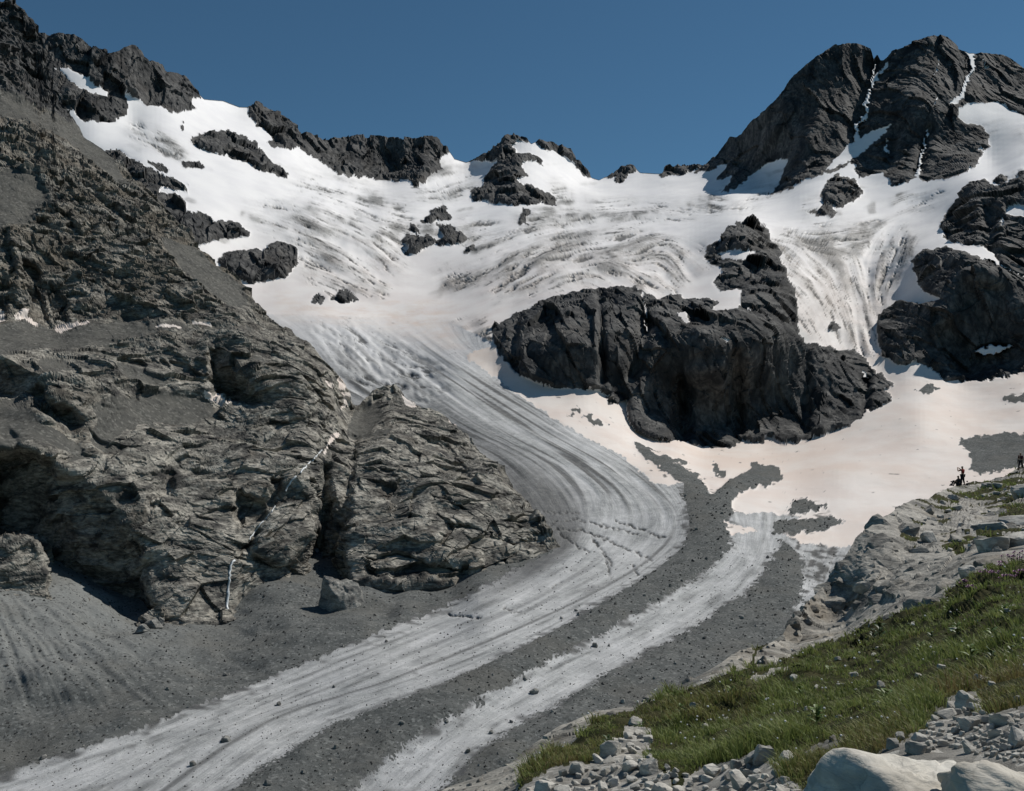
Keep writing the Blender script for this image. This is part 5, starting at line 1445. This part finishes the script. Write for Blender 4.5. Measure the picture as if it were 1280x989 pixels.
def leaf_mat(name, a, b_):
    t = NT(name, 0.5, 0.3)
    t.color(t.mix(t.noise(t.pos, 9, 3, 0.5, 0.35, 0.65), a, b_))
    return t.m
MAT['leaf'] = leaf_mat('leaf', (0.05, 0.10, 0.02), (0.13, 0.18, 0.045))
MAT['leaf_dark'] = leaf_mat('leaf_dark', (0.025, 0.05, 0.015), (0.05, 0.085, 0.025))
MAT['pink'] = leaf_mat('petal_pink', (0.33, 0.15, 0.30), (0.48, 0.26, 0.42))
MAT['stem'] = plain('stem', (0.07, 0.10, 0.03))
def leaf_geo(V, Fc, base_, ang_, ln, wd, rise, curl):
    d = np.array([math.cos(ang_), math.sin(ang_), 0])
    s_ = np.array([-d[1], d[0], 0])
    prof = [(0, .12), (.3, .8), (.6, 1.0), (.85, .6), (1, .04)]
    i0 = len(V)
    for t_, w_ in prof:
        c_ = base_ + d * ln * t_ * math.cos(rise) + np.array([0, 0, 1]) * ln * (t_ * math.sin(rise) - curl * t_ * t_)
        V.append(c_ - s_ * wd * w_ + np.array([0, 0, wd * .35 * w_]))
        V.append(c_)
        V.append(c_ + s_ * wd * w_ + np.array([0, 0, wd * .35 * w_]))
    for k in range(4):
        a_ = i0 + 3 * k
        Fc.append((a_, a_ + 1, a_ + 4, a_ + 3))
        Fc.append((a_ + 1, a_ + 2, a_ + 5, a_ + 4))
def leafy_plant(px_, py_, hpx, dark, label, group):
    pos, nr = C.at(px_, py_)
    hh = hpx / F * pos.y
    e = bpy.data.objects.new('leafy_plant', None)
    e.location = pos
    COL.objects.link(e)
    tag(e, label, 'plant', group)
    rr_ = random.Random(int(px_ * 7 + py_))
    st_v, st_f = [], []
    for k in range(5):
        a_ = k * 2 * math.pi / 5
        for zz, ww in ((-0.02, .05), (hh * .75, .02)):
            st_v.append((math.cos(a_) * ww * hh, math.sin(a_) * ww * hh, zz))
    for k in range(5):
        a0, a1 = 2 * k, 2 * ((k + 1) % 5)
        st_f.append((a0, a1, a1 + 1, a0 + 1))
    mesh_np('stem', np.array(st_v), np.array(st_f), MAT['stem'], True, parent=e)
    nl = rr_.randint(9, 13)
    for k in range(nl):
        V_, F_ = [], []
        leaf_geo(V_, F_, np.array([0, 0, hh * .7 * k / nl]), k * 2.4 + rr_.uniform(-.3, .3), hh * rr_.uniform(.55, .85) * (1.15 - .5 * k / nl), hh * rr_.uniform(.09, .14), rr_.uniform(.5, 1.05), rr_.uniform(.2, .5))
        mesh_np('leaf', np.array(V_), np.array(F_), MAT['leaf_dark' if dark else 'leaf'], True, parent=e)
for (x, y, h_) in [(1020, 905, 26), (1107, 884, 28), (1214, 824, 20), (1196, 795, 18), (1037, 846, 16), (914, 872, 18), (800, 915, 15), (1000, 870, 15), (1240, 800, 20), (1150, 815, 16), (852, 893, 14), (1255, 770, 16), (1185, 770, 14)]:
    leafy_plant(x, y, h_, False, 'yellow-green broad-leaved plant standing above the grass', 'leafy plants in the grass')
for (x, y, h_) in [(1100, 798, 22), (1090, 803, 16), (1165, 800, 15), (1240, 830, 20), (1265, 820, 18), (1140, 790, 14), (760, 930, 14), (1130, 880, 16)]:
    leafy_plant(x, y, h_, True, 'dark green leafy clump in the grass', 'dark leafy clumps in the grass')
def flower_clump(px_, py_, wpx, hpx, label, group):
    pos, nr = C.at(px_, py_)
    k_ = pos.y / F
    rr_ = random.Random(int(px_ * 3 + py_))
    e = bpy.data.objects.new('flower_clump', None)
    e.location = pos
    COL.objects.link(e)
    tag(e, label, 'flowers', group)
    for j in range(12):
        x_, y_ = rr_.gauss(0, .3) * wpx * k_, rr_.gauss(0, .3) * wpx * k_
        h_ = hpx * k_ * rr_.uniform(.6, 1.1)
        V_ = []
        for zz in (-0.05, h_):
            for q_ in range(3):
                V_.append((x_ + .006 * math.cos(q_ * 2.1), y_ + .006 * math.sin(q_ * 2.1), zz))
        mesh_np('stem', np.array(V_), np.array([(0, 1, 4, 3), (1, 2, 5, 4), (2, 0, 3, 5)]), MAT['stem'], False, parent=e)
        V_, F_ = [], []
        sz = 2.6 * k_ * rr_.uniform(.8, 1.3)
        for q_ in range(9):
            a_ = q_ * 2.4
            leaf_geo(V_, F_, np.array([x_, y_, h_]), a_, sz, sz * .32, 0.1 + .13 * q_, .2)
        mesh_np('blossom', np.array(V_), np.array(F_), MAT['pink'], True, parent=e)
for (x, y, w_, h_) in [(1252, 712, 18, 9), (1268, 706, 18, 10), (1282, 700, 18, 10), (1240, 722, 16, 8), (1206, 735, 12, 8), (1216, 740, 12, 7), (1262, 728, 16, 8), (1232, 742, 12, 7), (1276, 722, 16, 8), (1245, 748, 12, 6), (1270, 745, 12, 6)]:
    flower_clump(x, y, w_, h_, 'clump of pink flowers at the upper edge of the grass below the outcrop', 'pink flower clumps')
# tiny white flowers
idw = r.choice(cand[(C.pv[cand] > 720) & (C.pv[cand] < 1000) & (C.pu[cand] < 1300)], 110)
Vw, Fw = [], []
for q in Pf[idw]:
    d_ = np.linalg.norm(q)
    s_ = 0.0008 * d_ * (0.6 + r.rand())
    c_ = q + np.array([0, 0, 0.10 + .008 * d_])
    i0 = len(Vw)
    for kk in range(6):
        a_ = kk * math.pi / 3
        Vw.append(c_ + np.array([math.cos(a_) * s_, math.sin(a_) * s_ * .6, math.sin(a_) * s_ * .7]))
    Vw.append(c_ + np.array([0, -s_ * .3, s_ * .3]))
    for kk in range(6):
        Fw.append((i0 + kk, i0 + (kk + 1) % 6, i0 + 6))
o = mesh_np('white_flowers', np.array(Vw), np.array(Fw), plain('petal_white', (0.62, 0.62, 0.58)), False)
tag(o, 'tiny white flowers sprinkled through the grass', kind='stuff')

# ================================================================== hikers
def skin_mesh(name, joints, edges, mat, parent, sub=2):
    """joints: list of (x, y, z, rx, ry)"""
    me = bpy.data.meshes.new(name)
    me.from_pydata([j[:3] for j in joints], edges, [])
    o = bpy.data.objects.new(name, me)
    COL.objects.link(o)
    o.parent = parent
    md = o.modifiers.new('skin', 'SKIN')
    if not me.skin_vertices:
        bpy.context.view_layer.objects.active = o
    sv = me.skin_vertices[0].data if me.skin_vertices else None
    if sv is None:
        bm = bmesh.new(); bm.from_mesh(me); bm.verts.layers.skin.verify(); bm.to_mesh(me); bm.free()
        sv = me.skin_vertices[0].data
    for k, j in enumerate(joints):
        sv[k].radius = (j[3] * 1.12, (j[4] if len(j) > 4 else j[3]) * 1.12)
        sv[k].use_root = (k == 0)
    md.use_smooth_shade = True
    s_ = o.modifiers.new('sub', 'SUBSURF')
    s_.levels = s_.render_levels = sub
    me.materials.append(mat)
    return o
skin_m = plain('skin', (0.36, 0.20, 0.13), 0.6)
hair_m = plain('hair', (0.02, 0.015, 0.012), 0.6)
dark_cloth = plain('dark_cloth', (0.018, 0.018, 0.022), 0.9, var=.3)
red_cloth = plain('red_cloth', (0.30, 0.045, 0.035), 0.9, var=.2)
maroon = plain('maroon_cloth', (0.075, 0.018, 0.028), 0.9, var=.2)
shoe_m = plain('shoe', (0.03, 0.026, 0.022), 0.8)
def person(pos, yaw, pose, top, label):
    e = bpy.data.objects.new('person', None)
    e.location = pos
    e.rotation_euler = (0, 0, yaw)
    COL.objects.link(e)
    tag(e, label, 'person')
    if pose == 'sit':
        hip, chest, neck, head = (0, 0, .16), (0, -.06, .48), (0, -.02, .66), (0, .02, .80)
        legs = [[(s * .09, .02, .16), (s * .13, .42, .46), (s * .12, .62, .06), (s * .12, .76, .03)] for s in (-1, 1)]
        arms = [[(s * .17, -.04, .58), (s * .24, .12, .36), (s * .12, .36, .40), (s * .09, .44, .42)] for s in (-1, 1)]
    else:
        hip, chest, neck, head = (0, 0, .93), (0, -.01, 1.25), (0, 0, 1.47), (0, .03, 1.62)
        legs = [[(s * .10, 0, .90), (s * (.17), .04, .50), (s * .24, -.02, .09), (s * .25, .15, .035)] for s in (-1, 1)]
        if pose == 'photo':
            arms = [[(s * .18, 0, 1.40), (s * .36, .22, 1.28), (s * .12, .38, 1.52), (s * .07, .42, 1.58)] for s in (-1, 1)]
        else:
            arms = [[(s * .18, 0, 1.40), (s * .27, -.02, 1.12), (s * .25, .10, .88), (s * .25, .13, .78)] for s in (-1, 1)]
    J = [(*hip, .13, .10), (*chest, .15, .105), (*neck, .055), (*head, .082, .095), (head[0], head[1] + .01, head[2] + .10, .07)]
    E = [(0, 1), (1, 2), (2, 3), (3, 4)]
    for L in legs:
        i = len(J)
        J += [(*L[0], .085), (*L[1], .062), (*L[2], .045), (*L[3], .04)]
        E += [(0, i), (i, i + 1), (i + 1, i + 2), (i + 2, i + 3)]
    for L in arms:
        i = len(J)
        J += [(*L[0], .060), (*L[1], .050), (*L[2], .040), (*L[3], .040)]
        E += [(1, i), (i, i + 1), (i + 1, i + 2), (i + 2, i + 3)]
        # five fingers
        d = Vector(L[3]) - Vector(L[2]); d.normalize()
        sd = d.cross(Vector((0, 0, 1))).normalized()
        for f_, (o_, ln) in enumerate(((-.035, .05), (-.02, .085), (-.005, .095), (.010, .09), (.024, .07))):
            k = len(J)
            a_ = Vector(L[3]) + d * .03 + sd * o_
            b_ = a_ + d * ln * .8 + Vector((0, 0, -.03)) + sd * (o_ * .5)
            J += [(*a_, .010), (*b_, .008)]
            E += [(i + 3, k), (k, k + 1)]
    body = skin_mesh('body', J, E, skin_m, e, 2)
    # shirt
    J = [(hip[0], hip[1], hip[2] + .05, .155, .125), (*chest, .175, .125), (chest[0], (chest[1] + neck[1]) / 2, (chest[2] + neck[2]) / 2 + .03, .12, .09)]
    E = [(0, 1), (1, 2)]
    for L in arms:
        i = len(J)
        a_, b_ = Vector(L[0]), Vector(L[1])
        J += [(*a_, .075), (*(a_ + (b_ - a_) * .7), .062)]
        E += [(1, i), (i, i + 1)]
    skin_mesh('shirt', J, E, top, e, 2)
    J = [(*hip, .150, .12)]
    E = []
    for L in legs:
        i = len(J)
        a_, b_, c_ = Vector(L[0]), Vector(L[1]), Vector(L[2])
        J += [(*a_, .105), (*b_, .078), (*(b_ + (c_ - b_) * .8), .062)]
        E += [(0, i), (i, i + 1), (i + 1, i + 2)]
    skin_mesh('trousers', J, E, dark_cloth, e, 2)
    for L in legs:
        a_, b_ = Vector(L[2]), Vector(L[3])
        skin_mesh('shoe', [(a_.x, a_.y - .03, a_.z, .06), (a_.x, a_.y, max(.05, a_.z - .05), .055), (*b_, .05)], [(0, 1), (1, 2)], shoe_m, e, 1)
    skin_mesh('hair', [(head[0], head[1] - .03, head[2] + .02, .085, .085), (head[0], head[1] - .015, head[2] + .10, .085, .09)], [(0, 1)], hair_m, e, 2)
    # face: nose, eyes, mouth
    skin_mesh('nose', [(head[0], head[1] + .085, head[2] + .04, .012), (head[0], head[1] + .11, head[2] + .005, .014)], [(0, 1)], skin_m, e, 1)
    for s in (-1, 1):
        skin_mesh('eye', [(head[0] + s * .032, head[1] + .085, head[2] + .045, .009), (head[0] + s * .040, head[1] + .083, head[2] + .045, .008)], [(0, 1)], hair_m, e, 1)
        skin_mesh('ear', [(head[0] + s * .085, head[1], head[2] + .05, .016), (head[0] + s * .085, head[1] + .005, head[2] + .0, .014)], [(0, 1)], skin_m, e, 1)
    return e
def ground(px_, py_):
    pos, nr = C.at(px_, py_)
    return pos
p1 = ground(1204, 607)
person(p1 + Vector((0, 0, -.02)), math.radians(35), 'photo', red_cloth, 'hiker in a red top standing on the ridge, both arms raised to take a photo')
p2 = ground(1198, 608)
person(p2 + Vector((0, 0, -.02)), math.radians(25), 'sit', dark_cloth, 'hiker in dark clothes sitting on the ridge beside the one in red')
p3 = ground(1277, 588)
person(p3 + Vector((0, 0, -.02)), math.radians(120), 'stand', maroon, 'hiker in dark maroon standing higher on the ridge crest')
def backpack(pos, yaw, mat, label):
    e = bpy.data.objects.new('backpack', None)
    e.location = pos
    e.rotation_euler = (0, 0, yaw)
    COL.objects.link(e)
    tag(e, label, 'backpack')
    skin_mesh('bag', [(0, 0, .12, .16, .13), (0, 0, .38, .15, .11)], [(0, 1)], mat, e, 2)
    skin_mesh('lid', [(-.08, 0, .50, .09, .06), (.08, 0, .50, .09, .06)], [(0, 1)], mat, e, 2)
    skin_mesh('pocket', [(0, .13, .12, .09, .05), (0, .13, .26, .08, .05)], [(0, 1)], mat, e, 2)
    for s in (-1, 1):
        skin_mesh('strap', [(s * .08, -.12, .44, .02), (s * .10, -.20, .28, .02), (s * .08, -.12, .10, .02)], [(0, 1), (1, 2)], mat, e, 1)
backpack(ground(1209, 609), 0.5, dark_cloth, 'dark backpack on the ground right behind the hiker in red')
backpack(ground(1190, 609), 1.2, plain('grey_cloth', (.05, .05, .055), .9), 'dark grey backpack lying beside the sitting hiker')
